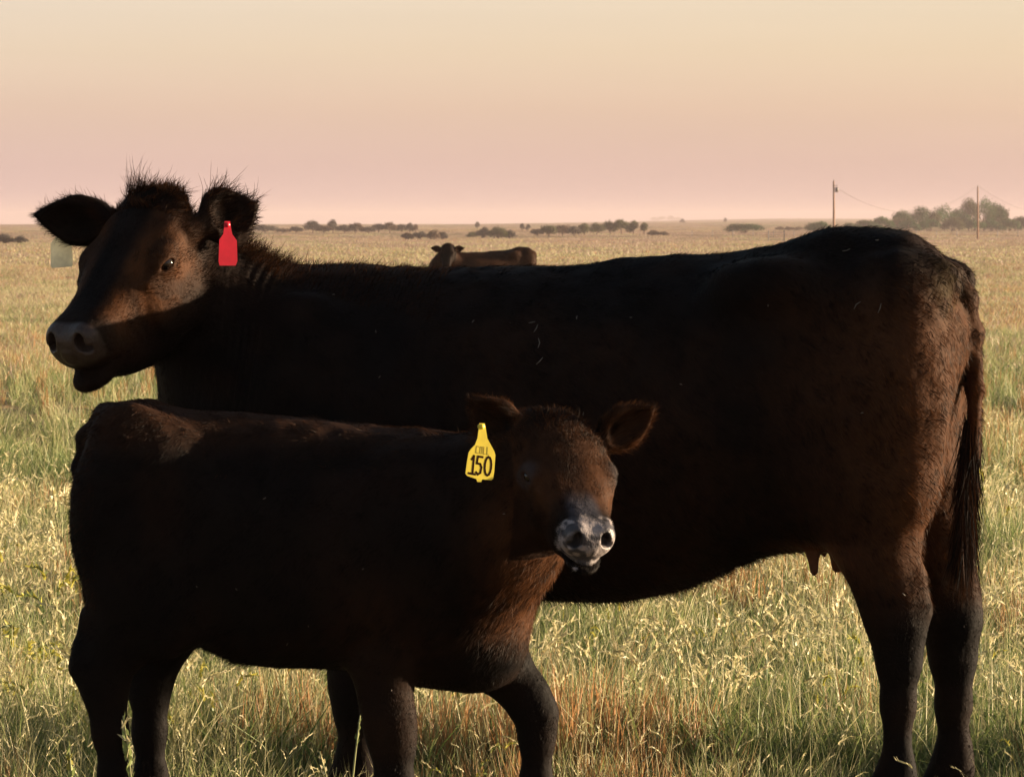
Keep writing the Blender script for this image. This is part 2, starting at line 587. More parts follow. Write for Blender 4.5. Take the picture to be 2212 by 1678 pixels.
def head_frame(pose, heading_w, pitch, roll=0.0):
    """rows -> matrix with columns a (to the nose), l (animal's left), n (brow side) in the animal's frame"""
    h = unit(np.array([heading_w[0], heading_w[1], 0.0]))
    a = h * math.cos(pitch) - np.array([0, 0, 1.0]) * math.sin(pitch)
    l = np.array([-h[1], h[0], 0.0])
    n = np.cross(a, l)
    l, n = l * math.cos(roll) + n * math.sin(roll), n * math.cos(roll) - l * math.sin(roll)
    return np.stack([pose.vec(a), pose.vec(l), pose.vec(n)], -1)

HEAD = dict(  # fractions of the head length
    a=[-.05, -.02, .03, .10, .20, .32, .42, .52, .64, .76, .86, .93, .975, 1.0, 1.01],
    w=[.06, .13, .180, .215, .232, .236, .222, .200, .178, .166, .160, .155, .135, .09, .03],
    t=[-.10, -.04, .00, .045, .075, .07, .05, .025, .005, -.008, -.008, -.02, -.045, -.08, -.11],
    b=[-.16, -.20, -.27, -.34, -.42, -.48, -.50, -.49, -.46, -.405, -.325, -.27, -.22, -.20, -.17])

def add_head(fld, o, M, H, ears, fat=1.0, jaw=1.0, snout=1.0, poll=((.04, 0, .05), (.10, .12, .09))):
    sn = lambda a: np.where(np.asarray(a) > .42, .42 + (np.asarray(a) - .42) * snout, a)
    ss = .5 + .5 * snout
    loc = lambda a, l, n: o + M @ (np.array([float(sn(a)), l * (ss if a > .8 else 1), n]) * H)
    hd = {k: np.array(v) * H for k, v in HEAD.items()}
    hd['w'] = hd['w'] * np.where(np.array(HEAD['a']) > .6, ss, 1)
    hd['a'] = sn(HEAD['a']) * H
    b_ = hd['b'] * jaw
    fld.loft(hd['a'], hd['w'] * fat, hd['t'], b_, hd['t'] * .62 + b_ * .38, [2.5] * 3 + [3.0] * 12, [2.1] * 15, k=.035 * H / .5, M=M, o=o, margin=.04)
    for sgn in (1, -1):
        fld.ellipsoid(loc(.36, sgn * .18 * fat, -.22), np.array([.17, .055, .17]) * H, .05 * H, M)       # cheek
        fld.ellipsoid(loc(.325, sgn * .200 * fat, -.010), np.array([.10, .036, .034]) * H, .06 * H, M)    # brow bone
        fld.ellipsoid(loc(.44, sgn * .185 * fat, -.06), np.array([.07, .03, .03]) * H, .04 * H, M)        # cheek bone
        fld.ellipsoid(loc(.925, sgn * .078, -.075), np.array([.055, .055, .06]) * H, .03 * H, M)          # nostril wing
    fld.ellipsoid(loc(.945, 0, -.13), np.array([.055, .105, .08]) * H, .04 * H, M)                        # muzzle pad
    fld.ellipsoid(loc(.865, 0, -.298 * jaw), np.array([.15, .10, .058]) * H, .04 * H, M)
    fld.ellipsoid(loc(.97, 0, -.245 + .05 * (1 - jaw)), np.array([.13, .20, .007]) * H, .02 * H, M, carve=True)                        # chin
    fld.ellipsoid(loc(*poll[0]), np.array(poll[1]) * H, .09 * H, M)
    fld.ellipsoid(loc(.18, 0, .04), np.array([.14, .18, .06]) * H, .07 * H, M)                          # poll
    for sgn in (1, -1):
        fld.ellipsoid(loc(.965, sgn * .082, -.075), np.array([.05, .026, .040]) * H, .014 * H, M, carve=True)
        fld.ellipsoid(loc(.985, sgn * .112, -.105), np.array([.05, .022, .018]) * H, .012 * H, M, carve=True)
        gz = unit(np.array([.46, sgn * .86, .20])); ga = unit(np.array([1, 0, 0]) - gz * gz[0]); gn = np.cross(ga, gz)
        E = M @ np.stack([ga, gz, gn], -1)
        ec = loc(.358, sgn * .212 * fat, -.040)
        fld.ellipsoid(ec - E @ np.array([0, .004, 0]) * H, np.array([.052, .048, .044]) * H, .05 * H, M)      # lids round the eyeball
        fld.ellipsoid(ec + E @ np.array([0, .066, 0]) * H, np.array([.046, .050, .019]) * H, .006 * H, E, carve=True)
    for (base, axis, face, L, Wd) in ears:
        e = unit(axis); g = unit(face - (face @ e) * e); c = np.cross(g, e)
        E = np.stack([e, c, g], -1)
        fld.cone(base - e * .10 * L, base + e * .30 * L, .20 * L, .17 * L, .04 * H)
        us = np.array([.12, .2, .35, .55, .75, .9, .98, 1.02]) * L
        fld.loft(us, np.array([.36, .62, .92, 1.0, .72, .38, .16, .05]) * Wd, np.array([.14, .15, .14, .12, .10, .07, .05, .03]) * L,
                 -np.array([.14, .15, .14, .12, .10, .07, .05, .03]) * L, [0] * 8, [2] * 8, [2] * 8, k=.03 * H, M=E, o=base, margin=.03)
        fld.ellipsoid(base + e * .62 * L + g * .15 * L, np.array([.36 * L, Wd * .72, .17 * L]), .015 * H, E, carve=True)
    return loc

def strand_mesh(name, p, nrm, d, length, width, tint, segs=2, bend=None):
    """hair strands as tapering ribbons"""
    n = len(p)
    d = unit(d)
    side = unit(np.cross(d, nrm) + rng.normal(0, .35, (n, 3)))
    bend = np.zeros((n, 3)) if bend is None else bend
    V = np.zeros((n, segs * 2 + 1, 3)); C = np.zeros((n, segs * 2 + 1, 3))
    for sg in range(segs + 1):
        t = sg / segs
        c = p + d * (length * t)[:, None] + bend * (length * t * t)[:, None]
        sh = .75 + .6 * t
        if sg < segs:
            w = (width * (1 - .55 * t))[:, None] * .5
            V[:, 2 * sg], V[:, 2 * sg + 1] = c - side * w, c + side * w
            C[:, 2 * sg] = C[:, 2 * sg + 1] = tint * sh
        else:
            V[:, 2 * segs] = c; C[:, 2 * segs] = tint * sh
    k = segs * 2 + 1
    base = np.arange(n)[:, None] * k
    quads = np.vstack([base + np.array([2 * s_, 2 * s_ + 1, 2 * s_ + 3, 2 * s_ + 2]) for s_ in range(segs - 1)]) if segs > 1 else None
    tris = base + np.array([2 * segs - 2, 2 * segs - 1, 2 * segs])
    return mesh_np(name, V.reshape(-1, 3), tris, quads, True, {"tint": np.clip(C.reshape(-1, 3), 0, 1)})

BLACK = np.array([0.0046, 0.0027, 0.0021])
BROWN = np.array([0.085, 0.031, 0.0105])

def make_bovine(name, pose, cfg, label, cat, group=None):
    """body as one continuous mesh grown from an implicit surface; eyes and coat are its children"""
    root = empty(name, pose.o, pose.rz)
    tag(root, label, cat, group)
    cs, fs = cfg['cell'], cfg['fine']
    M, ho, H = cfg['headM'], cfg['head'], cfg['H']
    hc = ho + M @ (np.array([.5, 0, -.15]) * H)
    hr = .62 * H
    lo, hi = cfg['lo'], cfg['hi']
    fld = Field(*[axis_grid(lo[i], hi[i], hc[i] - hr, hc[i] + hr, cs, fs) for i in range(3)])
    fld.loft(*cfg['loft'], k=.02)
    for q in cfg['blobs']: fld.ellipsoid(*q)
    for q in cfg['carves']: fld.ellipsoid(*q, carve=True)
    fld.chain(cfg['neck'], k=.09, flat=cfg.get('neck_flat', .8))
    for leg in cfg['legs']: fld.chain(leg, k=.035, flat=.78)
    for c in cfg['extra']: fld.chain(c[0], k=c[1])
    add_head(fld, ho, M, H, cfg['ears'], cfg.get('fat', 1.0), cfg.get('jaw', 1.0), cfg.get('snout', 1.0), cfg.get('poll', ((.05, 0, .05), (.10, .17, .085))))
    V, Q = fld.polygonise()
    nrm, _ = vert_normals(V, Q)
    def head_co(p):                             # head coordinates, nose length evened out
        h = (p - ho) @ M / H
        sn_ = cfg.get('snout', 1.0)
        h[:, 0] = np.where(h[:, 0] > .42, .42 + (h[:, 0] - .42) / sn_, h[:, 0])
        return h
    hl = head_co(V)
    onhead = (hl[:, 0] > -.1) & (hl[:, 0] < 1.1) & (np.abs(hl[:, 1]) < .3) & (hl[:, 2] < .2) & (hl[:, 2] > -.48)
    if cfg.get('wrinkle'):
        wc, wr, per, amp = cfg['wrinkle']
        wm = np.exp(-(((V - wc) / wr) ** 2).sum(1)) * (~onhead | (hl[:, 0] < .1))
        ph = V @ cfg['wdir'] / per * 2 * math.pi + 7 * vnoise(V * np.array([8, 8, 4]))
        V = V + nrm * (amp * wm * np.sin(ph) * (.25 + 1.0 * sstep(.3, .7, vnoise(V * np.array([16, 16, 5]) + 6))))[:, None]
    V = V + nrm * ((vnoise(V * 26) - .5) * .006 + (vnoise(V * 9 + 5) - .5) * .010)[:, None] * sstep(-.05, -.35, hl[:, 0])[:, None]
    rib = sstep(.50, .65, V[:, 0]) * sstep(1.25, 1.05, V[:, 0]) * sstep(.60, .75, V[:, 2]) * sstep(1.18, 1.02, V[:, 2]) * cfg.get('ribs', 0)
    V = V + nrm * (rib * np.sin((V[:, 0] + .25 * (V[:, 2] - .9)) / .062 * 2 * math.pi) + sstep(.0, -.3, hl[:, 0]) * (vnoise(V * 5 + 11) - .5) * .012)[:, None]
    nrm, fa = vert_normals(V, Q)
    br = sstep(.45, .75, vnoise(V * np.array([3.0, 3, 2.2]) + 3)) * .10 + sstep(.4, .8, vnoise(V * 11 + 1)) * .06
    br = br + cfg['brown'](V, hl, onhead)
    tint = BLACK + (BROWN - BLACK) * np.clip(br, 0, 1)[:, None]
    bare = np.zeros(len(V))
    tint, bare = cfg['paint'](V, hl, onhead, tint, bare, nrm)
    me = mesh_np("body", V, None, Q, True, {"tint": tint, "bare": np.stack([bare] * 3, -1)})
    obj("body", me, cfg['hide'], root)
    # eyes
    for sgn in (1, -1):
        c = ho + M @ ((np.array([.358, sgn * .212 * cfg.get('fat', 1.0), -.040]) + unit(np.array([.46, sgn * .86, .20])) * .009) * H)
        r = .039 * H
        u_, v_ = np.meshgrid(np.linspace(0, math.pi, 13), np.linspace(0, 2 * math.pi, 20), indexing='ij')
        S = np.stack([np.sin(u_) * np.cos(v_), np.sin(u_) * np.sin(v_), np.cos(u_)], -1).reshape(-1, 3) * r * np.array([1, 1, 1])
        qs = [(i * 20 + j, i * 20 + j + 1, (i + 1) * 20 + j + 1, (i + 1) * 20 + j) for i in range(12) for j in range(19)]
        obj("eye", mesh_np("eye", S + c, None, qs), M_eye, root)
    # coat
    n = cfg['hairs']
    if n:
        hw_ = fa * (1 + 2.5 * onhead[Q[:, 0]])
        fi = rng.choice(len(Q), n, p=hw_ / hw_.sum())
        wgt = rng.dirichlet((1, 1, 1, 1), n)
        p = (V[Q[fi]] * wgt[:, :, None]).sum(1)
        nn = unit((nrm[Q[fi]] * wgt[:, :, None]).sum(1))
        tt = (tint[Q[fi]] * wgt[:, :, None]).sum(1)
        bb = (bare[Q[fi]] * wgt).sum(1)
        h2 = head_co(p)
        oh = (h2[:, 0] > -.1) & (h2[:, 0] < 1.1) & (np.abs(h2[:, 1]) < .3) & (h2[:, 2] < .2) & (h2[:, 2] > -.48)
        flow, ln = cfg['flow'](p, nn, h2, oh)
        keep = (rng.random(n) > bb * 1.3) & (rng.random(n) < cfg['dens'](p, h2, oh))
        p, nn, tt, flow, ln, oh = p[keep], nn[keep], tt[keep], flow[keep], ln[keep], oh[keep]
        flow = flow - (flow * nn).sum(1, keepdims=True) * nn
        cl = np.stack([vnoise(p * 28 + 9 * k) - .5 for k in range(3)], -1)
        d = unit(unit(flow) + cl * .9 + rng.normal(0, .16, p.shape) + nn * cfg['lift'])
        tt = tt * ((.7 + .6 * rng.random(len(p))) * (.45 + 1.1 * sstep(.3, .7, vnoise(p * np.array([70, 70, 45])))))[:, None]
        ln = ln * (.6 + .8 * rng.random(len(p)))
        wd = cfg['hair_w'] * np.where(oh, .65, 1.0)
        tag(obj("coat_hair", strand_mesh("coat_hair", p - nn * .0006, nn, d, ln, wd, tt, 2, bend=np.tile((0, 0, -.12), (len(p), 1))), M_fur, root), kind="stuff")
    # long tufts
    for (tname, pts, dirs, ln, wd, col, bend) in cfg['tufts'](V, nrm, hl):
        k = len(pts)
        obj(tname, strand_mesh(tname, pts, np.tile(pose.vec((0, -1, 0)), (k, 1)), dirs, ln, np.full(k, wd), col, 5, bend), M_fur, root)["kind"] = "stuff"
    return root, V, nrm, tint

def hide_material(name):
    # fine pebbling of the bare nose skin is mixed in as a second bump
    """coat colour from the body, wet bare skin where the 'bare' mask says so"""
    m = attr_mat(name, rough=0.6, spec=0.2, noise=60.0, bump=0.6)
    nt = m.node_tree; b = nt.nodes["Principled BSDF"]
    a = nt.nodes.new("ShaderNodeAttribute"); a.attribute_name = "bare"
    mp = nt.nodes.new("ShaderNodeMapRange")
    mp.inputs[3].default_value, mp.inputs[4].default_value = .7, .40
    nt.links.new(a.outputs["Fac"], mp.inputs[0]); nt.links.new(mp.outputs[0], b.inputs["Roughness"])
    m2 = nt.nodes.new("ShaderNodeMapRange")
    m2.inputs[3].default_value, m2.inputs[4].default_value = .07, .30
    nt.links.new(a.outputs["Fac"], m2.inputs[0]); nt.links.new(m2.outputs[0], b.inputs["Specular IOR Level"])
    vo = nt.nodes.new("ShaderNodeTexVoronoi"); vo.inputs["Scale"].default_value = 260
    tcn = nt.nodes.new("ShaderNodeTexCoord"); nt.links.new(tcn.outputs["Object"], vo.inputs["Vector"])
    hm = nt.nodes.new("ShaderNodeMath"); hm.operation = 'MULTIPLY'
    nt.links.new(vo.outputs["Distance"], hm.inputs[0]); nt.links.new(a.outputs["Fac"], hm.inputs[1])
    b2 = nt.nodes.new("ShaderNodeBump"); b2.inputs["Strength"].default_value = .35; b2.inputs["Distance"].default_value = .002; b2.invert = True
    nt.links.new(hm.outputs[0], b2.inputs["Height"])
    prev = b.inputs["Normal"].links[0].from_socket
    nt.links.new(prev, b2.inputs["Normal"]); nt.links.new(b2.outputs[0], b.inputs["Normal"])
    return m
M_hide = hide_material("cattle_hide")

# ------------------------------------------------------------------ the cow
def cow_config(pose, headM, head_o, fine=True, ear_world=None):
    A = pose.at
    def UZ(lst, v=0.0): return np.array([A(x, y, v)[[0, 2]] for x, y in lst])
    tl = UZ([(2088, 700), (2072, 615), (2038, 560), (1965, 514), (1900, 515), (1790, 508), (1700, 528), (1560, 546), (1400, 557), (1200, 577), (1000, 577), (900, 574), (760, 570), (640, 580), (540, 650), (440, 760), (390, 860)])
    bl = UZ([(2092, 760), (2060, 900), (1990, 1060), (1900, 1150), (1800, 1180), (1700, 1195), (1600, 1222), (1500, 1262), (1400, 1290), (1300, 1300), (1180, 1295), (1000, 1280), (800, 1265), (640, 1265), (520, 1250), (440, 1180), (390, 1000)])
    us = np.linspace(min(tl[:, 0].min(), bl[:, 0].min()), max(tl[:, 0].max(), bl[:, 0].max()), 26)
    top = np.interp(us, *pchip(tl[:, 0], tl[:, 1])); bot = np.interp(us, *pchip(bl[:, 0], bl[:, 1]))
    L = us[-1]
    w = np.interp(us / L, *pchip([us[0] / L, .02, .07, .15, .25, .34, .45, .58, .70, .80, .90, .96, 1.0], [.06, .13, .185, .225, .265, .315, .355, .365, .345, .31, .26, .19, .08]))
    ctr = bot + (top - bot) * np.interp(us / L, [0, .2, .35, .7, 1], [.6, .62, .50, .50, .5])
    pt = np.interp(us / L, [0, .15, .3, .6, .8, 1], [2.0, 2.0, 1.75, 1.9, 1.8, 2.0]); pb = np.interp(us / L, [0, .2, .4, 1], [2.2, 2.2, 2.1, 2.2])
    def S(px, py, v, dv=0.0): return A(px, py, v) + np.array([0, dv, 0])
    blobs = []
    for sg in (1, -1):
        near = sg > 0
        hk = A(1640, 612, .205); hk[1] *= sg
        blobs.append((hk, (.085, .045, .036), .13))                                   # hook bone
        pn = A(2022, 610, .11); pn[1] *= sg
        blobs.append((pn, (.06, .035, .05), .07))                                   # pin bone
        th = A(1925, 850, .15); th[1] *= sg
        blobs.append((th, (.132, .10, .30), .08))                                   # thigh
        t2 = A(1850, 1010, .16); t2[1] *= sg
        blobs.append((t2, (.14, .075, .20), .09))                                   # stifle
        sh = A(640, 900, .21); sh[1] *= sg
        blobs.append((sh, (.17, .085, .27), .08))                                   # shoulder blade
        s2 = A(540, 1020, .19); s2[1] *= sg
        blobs.append((s2, (.14, .08, .14), .08))                                    # point of the shoulder
    blobs.append((A(1790, 1112, 0), (.12, .10, .070), .05))                          # udder
    blobs.append((A(1868, 562, 0), (.13, .09, .055), .08))                           # sacrum
    carves = []
    for sg in (1, -1):
        fk = A(1560, 760, .36); fk[1] *= sg
        carves.append((fk, (.10, .05, .14), .09))                                   # flank hollow
        rk = A(1840, 690, .36); rk[1] *= sg
        carves.append((rk, (.12, .09, .055), .08))                                  # below the hook-pin line
    def leg(pts, v):
        o = []
        for (x, y, r) in pts:
            q = A(x, y, v)
            o.append((q[0], q[1], q[2], r))
        return o
    def foot(pts, v, gx):
        o = leg(pts, v)
        u = A(gx, 1600, v)[0]
        o[-1] = (o[-1][0], v, .155, o[-1][3])
        o += [(u + .005, v, .115, .041), (u + .02, v, .065, .050), (u + .035, v, .03, .056)]
        return o
    NL, FL = .155, -.165
    legs = [foot([(1905, 1060, .118), (1893, 1190, .080), (1922, 1285, .066), (1938, 1350, .060), (1942, 1430, .043), (1940, 1520, .032), (1938, 1600, .032)], NL, 1935),
            foot([(1975, 1060, .110), (2015, 1190, .074), (2052, 1285, .064), (2058, 1350, .056), (2058, 1430, .044), (2058, 1520, .034), (2060, 1600, .034)], FL, 2060),
            foot([(690, 1150, .11), (735, 1300, .078), (768, 1440, .054), (772, 1490, .056), (768, 1540, .040), (768, 1620, .034)], .14, 770),
            foot([(720, 1150, .11), (775, 1300, .075), (815, 1440, .054), (820, 1490, .056), (820, 1540, .040), (822, 1620, .034)], -.14, 830)]
    hb = lambda pts, v: leg(pts, v)
    extra = [(hb([(1950, 1150, .020), (1978, 1240, .014), (1993, 1318, .021)], NL), .025),      # achilles and point of hock
             (hb([(2060, 1150, .022), (2080, 1240, .018), (2092, 1318, .022)], FL), .025),
             (leg([(1752, 1165, .016), (1756, 1195, .0145), (1758, 1236, .010)], .06), .008),   # teats
             (leg([(1800, 1165, .015), (1806, 1195, .013), (1808, 1226, .010)], .05), .008),
             (leg([(1772, 1150, .016), (1776, 1180, .012), (1777, 1196, .009)], -.05), .008),
             (leg([(2000, 575, .038), (2050, 598, .032), (2082, 645, .026), (2100, 720, .022), (2107, 840, .019), (2101, 980, .015), (2092, 1120, .012)], -.02), .02)]
    return dict(loft=(us, w, top, bot, ctr, pt, pb), blobs=blobs, carves=carves, legs=legs, extra=extra,
                lo=(-.20, -.50, -.02), hi=(2.45, .80, 1.50), headM=headM, head=head_o, H=.50, hide=M_hide)

# cow: stands broadside, head end a little farther off, head turned toward the camera's left
phi = R(12)
cow_o = P(2078, 1700, 10.30); cow_o[2] = 0.0
cow_pose = Pose(cow_o, (-math.cos(phi), math.sin(phi)))
cow_M = head_frame(cow_pose, (-math.sin(R(35)), -math.cos(R(35))), R(36), R(0))
poll = cow_pose.local(P(359, 568, 10.30)) - cow_M @ (np.array([.358, .222, -.038]) * .5)
cc = cow_config(cow_pose, cow_M, poll)
cH = cc['H']
def hw(pose, M, o, H): return lambda a, l, n: o + M @ (np.array([a, l, n]) * H)
hp = hw(cow_pose, cow_M, poll, cH)
V3 = lambda x, y, z: np.array([x, y, z], float)
ear_near = (hp(.09, .21, -.05), cow_pose.vec(V3(.80, .35, .33)), cow_pose.vec(V3(-.15, -.8, .05)), .155, .072)
ear_far = (hp(.07, -.21, -.05), cow_pose.vec(V3(-.95, -.10, .13)), cow_pose.vec(V3(-.1, -.85, -.30)), .205, .062)
nk = lambda px, py, y, r: (*cow_pose.local(P(px, py, y)), r)
cc.update(ribs=.0024, snout=.86, cell=.011, fine=.0038, ears=[ear_near, ear_far], hairs=260000, hair_w=.0014, lift=.27,
          neck=[nk(660, 890, 10.62, .285), nk(570, 835, 10.60, .22), nk(485, 700, 10.56, .150), nk(415, 610, 10.50, .115)], neck_flat=.85)
cc['wrinkle'] = (cow_pose.local(P(530, 740, 10.40)), np.array([.13, .3, .26]), .019, .0022)
cc['wdir'] = np.array([1.0, 0, .12])
def cow_brown(V, hl, oh):
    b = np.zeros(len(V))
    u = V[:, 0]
    b += .55 * sstep(.5, .05, u) * sstep(1.30, 1.10, V[:, 2]) * sstep(.45, .65, V[:, 2])  # sunlit warmth of the hindquarters put into the coat colour
    b += oh * sstep(.05, .13, np.abs(hl[:, 1])) * sstep(-.30, -.10, hl[:, 2]) * (.28 + .45 * sstep(.4, .7, vnoise(hl * np.array([9, 9, 9]) + 2))) * sstep(.08, .25, hl[:, 0]) * sstep(.9, .7, hl[:, 0])  # natural face brown, plus sunlit patches by eye and bridge put into the colour
    return b
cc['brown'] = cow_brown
dung_c = cow_pose.at(2045, 630, .10)
def cow_paint(V, hl, oh, tint, bare, nrm):
    nose = oh & (hl[:, 0] > .86) & (hl[:, 2] > -.24)
    nm = nose * sstep(.89, .925, hl[:, 0]) * sstep(-.215, -.175, hl[:, 2] - .3 * np.maximum(0, np.abs(hl[:, 1]) - .07))
    nm = nm * sstep(.155, .130, np.abs(hl[:, 1]))
    tint = tint * (1 - nm[:, None]) + np.array([.048, .029, .022]) * (nm * (.75 + .5 * vnoise(V * 220)))[:, None]
    bare = np.maximum(bare, nm)
    d = np.exp(-(((V - dung_c) / np.array([.035, .07, .055])) ** 2).sum(1)) * sstep(.38, .62, .6 * vnoise(V * 38 + 2) + .4 * vnoise(V * 90))
    d = np.clip(d * .45, 0, 1)[:, None]
    tint = tint * (1 - d) + np.array([.085, .066, .026]) * d
    tc_ = cow_pose.at(1780, 1205, .05)
    t = (np.exp(-(((V - tc_) / np.array([.09, .2, .055])) ** 2).sum(1)) * (V[:, 2] < tc_[2] + .045))[:, None] * .9
    tint = tint * (1 - t) + np.array([.16, .06, .035]) * t
    bare = np.maximum(bare, t[:, 0])
    # dried scuffs on the flank and mud on the hocks
    sc = sstep(.74, .82, vnoise(V * np.array([60, 60, 30]) + 3)) * sstep(.55, .75, vnoise(V * 4 + 8)) * (V[:, 2] < .62) * (V[:, 0] < .4)
    tint = tint + np.array([.10, .07, .04]) * sc[:, None] * .35
    return tint, bare
cc['paint'] = cow_paint
def flow_fn(M, H, legz, earlist, base_len, legs_len):
    def f(p, nn, h2, oh):
        n = len(p)
        fl = np.tile(np.array([-.75, 0, -.65]), (n, 1))
        lg = (p[:, 2] < legz)
        fl[lg] = (-.15, 0, -1)
        fl[oh] = -M[:, 0] * .9 + M[:, 2] * .0
        ln = np.full(n, base_len) * (1 + .7 * sstep(.3, .9, -nn[:, 2]) * ~oh)
        ln[lg] = legs_len
        ln[oh] = .008
        top = oh & (h2[:, 0] < .3)
        ln[top] = (.008 + .010 * sstep(.3, .0, h2[:, 0]))[top]
        for (bs, ax, fc, L, Wd) in earlist:
            e = unit(ax)
            t = (p - bs) @ e / L
            rad = np.linalg.norm((p - bs) - ((p - bs) @ e)[:, None] * e, axis=1)
            m = (t > .15) & (t < 1.15) & (rad < Wd * 1.3)
            fl[m] = e * .8 + np.array([0, 0, .1]) + nn[m] * .3
            ln[m] = .020
        return fl, ln
    return f
cc['flow'] = flow_fn(cow_M, .5, .52, cc['ears'], .016, .006)
cc['dens'] = lambda p, h2, oh: np.where(oh, .9, 1.0)
def pick(V, mask, n):
    idx = np.nonzero(mask)[0]
    return rng.choice(idx, n)
def cow_tufts(V, nrm, hl):
    out_ = []
    lv = cow_pose.vec
    # top knot
    i = pick(V, (hl[:, 0] > -.08) & (hl[:, 0] < .16) & (np.abs(hl[:, 1]) < .19) & (hl[:, 2] > -.03) & (hl[:, 2] < .16), 3600)
    p = V[i]
    clump = np.stack([vnoise(p * 30 + 7 * k) - .5 for k in range(3)], -1)
    d = nrm[i] * .45 + lv(V3(.3, 0, .45)) + clump * 2.6 + rng.normal(0, .18, p.shape)
    h = hl[i]
    peak = np.exp(-((h[:, 1] + .09) / .05) ** 2) * np.exp(-((h[:, 0] - .0) / .07) ** 2)
    ln = (.008 + .014 * rng.random(len(p))) + .085 * peak * rng.random(len(p)) ** 1.3
    col = (BLACK * 1.3 + (BROWN - BLACK) * (rng.random(len(p)) ** 2 * .9)[:, None])
    d = d + (peak * 1.2)[:, None] * lv(V3(-.12, 0, 1.0))
    out_.append(("forelock", p, d, ln, .0010, col, clump[:, ::-1] * 2.2 + rng.normal(0, .22, p.shape)))
    # neck crest and withers
    m = (nrm[:, 2] > .55) & (V[:, 0] > 1.15) & (V[:, 0] < 2.0) & (hl[:, 0] < -.02)
    i = pick(V, m, 7500)
    p = V[i]
    d = nrm[i] * .7 + np.array([-.6, 0, .25]) + rng.normal(0, .32, p.shape)
    ln = (.010 + .018 * rng.random(len(p))) * np.interp(p[:, 0], [1.1, 1.3, 1.5, 1.65, 2.0], [.5, .7, 1.1, 1.8, 1.2])
    col = BLACK * 1.2 + (BROWN - BLACK) * (rng.random(len(p)) ** 2 * .6)[:, None]
    out_.append(("neck_crest", p, d, ln, .0010, col, rng.normal(0, .25, p.shape)))
    # ear fringes
    for (bs, ax, fc, L, Wd) in cc['ears']:
        e = unit(ax)
        t = (V - bs) @ e / L
        perp = (V - bs) - ((V - bs) @ e)[:, None] * e
        rad = np.linalg.norm(perp, axis=1)
        i = pick(V, (t > .2) & (t < 1.1) & (rad < Wd * 1.3) & (rad > Wd * .45 * np.clip(1.2 - t, .2, 1)), 900)
        p = V[i]
        d = unit(perp[i]) * .8 + e * .8 + np.array([0, 0, .25]) + rng.normal(0, .22, p.shape)
        ln = .006 + .017 * rng.random(len(p)) ** 1.5
        col = BLACK * 1.1 + (BROWN - BLACK) * (rng.random(len(p)) ** 2 * .35)[:, None]
        out_.append(("ear_fringe", p, d, ln, .0009, col, rng.normal(0, .3, p.shape)))
    # tail switch
    ns = 6500
    t = rng.random(ns)
    a0, a1 = cow_pose.at(2100, 900, -.02), cow_pose.at(2088, 1130, -.02)
    p = a0 + (a1 - a0) * t[:, None] + rng.normal(0, .007, (ns, 3))
    d = np.array([.08, 0, -1]) + rng.normal(0, .11, (ns, 3))
    ln = .05 + .06 * rng.random(ns) + .03 * t
    col = BLACK * 1.2 + (BROWN - BLACK) * (rng.random(ns) ** 3 * .7)[:, None]
    out_.append(("tail_switch", p, d, ln, .0015, col, np.tile((.02, 0, -.35), (ns, 1)) + rng.normal(0, .1, (ns, 3))))
    # belly hair
    m = (nrm[:, 2] < -.6) & (V[:, 0] > .45) & (V[:, 0] < 1.6) & (V[:, 2] > .38) & (V[:, 2] < .75)
    i = pick(V, m, 5000)
    p = V[i]
    d = nrm[i] * .5 + np.array([-.7, 0, -.4]) + rng.normal(0, .25, p.shape)
    ln = .008 + .016 * rng.random(len(p)) ** 1.5
    out_.append(("belly_hair", p, d, ln, .0010, np.tile(BLACK * 1.2 + BROWN * .12, (len(p), 1)), np.tile((0, 0, -.3), (len(p), 1))))
    return out_
cc['tufts'] = cow_tufts
cow, cowV, cowN, _ = make_bovine("cow", cow_pose, cc, "large black cow standing broadside behind the calf, red tag in its ear", "cow", "black cattle in the pasture")

# ------------------------------------------------------------------ the calf
phi2 = R(1)
calf_o = P(176, 1700, 9.85); calf_o[2] = 0.0
calf_pose = Pose(calf_o, (math.cos(phi2), -math.sin(phi2)))
B = calf_pose.at
def UZc(lst): return np.array([B(x, y, 0.0)[[0, 2]] for x, y in lst])
tl = UZc([(174, 1010), (182, 930), (200, 888), (235, 868), (275, 863), (340, 868), (450, 883), (600, 901), (740, 914), (880, 926), (1000, 945), (1060, 990), (1110, 1070), (1150, 1190), (1160, 1260)])
bl = UZc([(174, 1100), (190, 1210), (230, 1300), (300, 1350), (430, 1392), (500, 1425), (590, 1440), (725, 1444), (890, 1480), (1000, 1492), (1060, 1470), (1110, 1425), (1145, 1365), (1160, 1310)])
us = np.linspace(min(tl[:, 0].min(), bl[:, 0].min()), max(tl[:, 0].max(), bl[:, 0].max()), 26)
top = np.interp(us, *pchip(tl[:, 0], tl[:, 1])); bot = np.interp(us, *pchip(bl[:, 0], bl[:, 1]))
Lc = us[-1]
w = np.interp(us / Lc, *pchip([us[0] / Lc, .03, .10, .20, .32, .45, .60, .72, .84, .93, 1.0], [.05, .10, .150, .17, .19, .210, .208, .19, .165, .125, .05]))
ctr = bot + (top - bot) * np.interp(us / Lc, [0, .2, .4, .8, 1], [.6, .58, .48, .48, .5])
pt = np.full(26, 1.95); pb = np.full(26, 2.15)
blobs = []
for sg in (-1, 1):
    def bb(px, py, v, r, k):
        q = B(px, py, -v); q[1] *= -sg
        blobs.append((q, r, k))
    bb(285, 1120, .115, (.125, .075, .24), .08)       # thigh
    bb(350, 1290, .12, (.10, .06, .13), .07)          # stifle
    bb(880, 1150, .14, (.12, .055, .16), .07)          # shoulder
    bb(985, 1260, .125, (.09, .055, .10), .07)        # point of the shoulder
blobs.append((B(1060, 1390, 0), (.075, .075, .09), .06))   # brisket
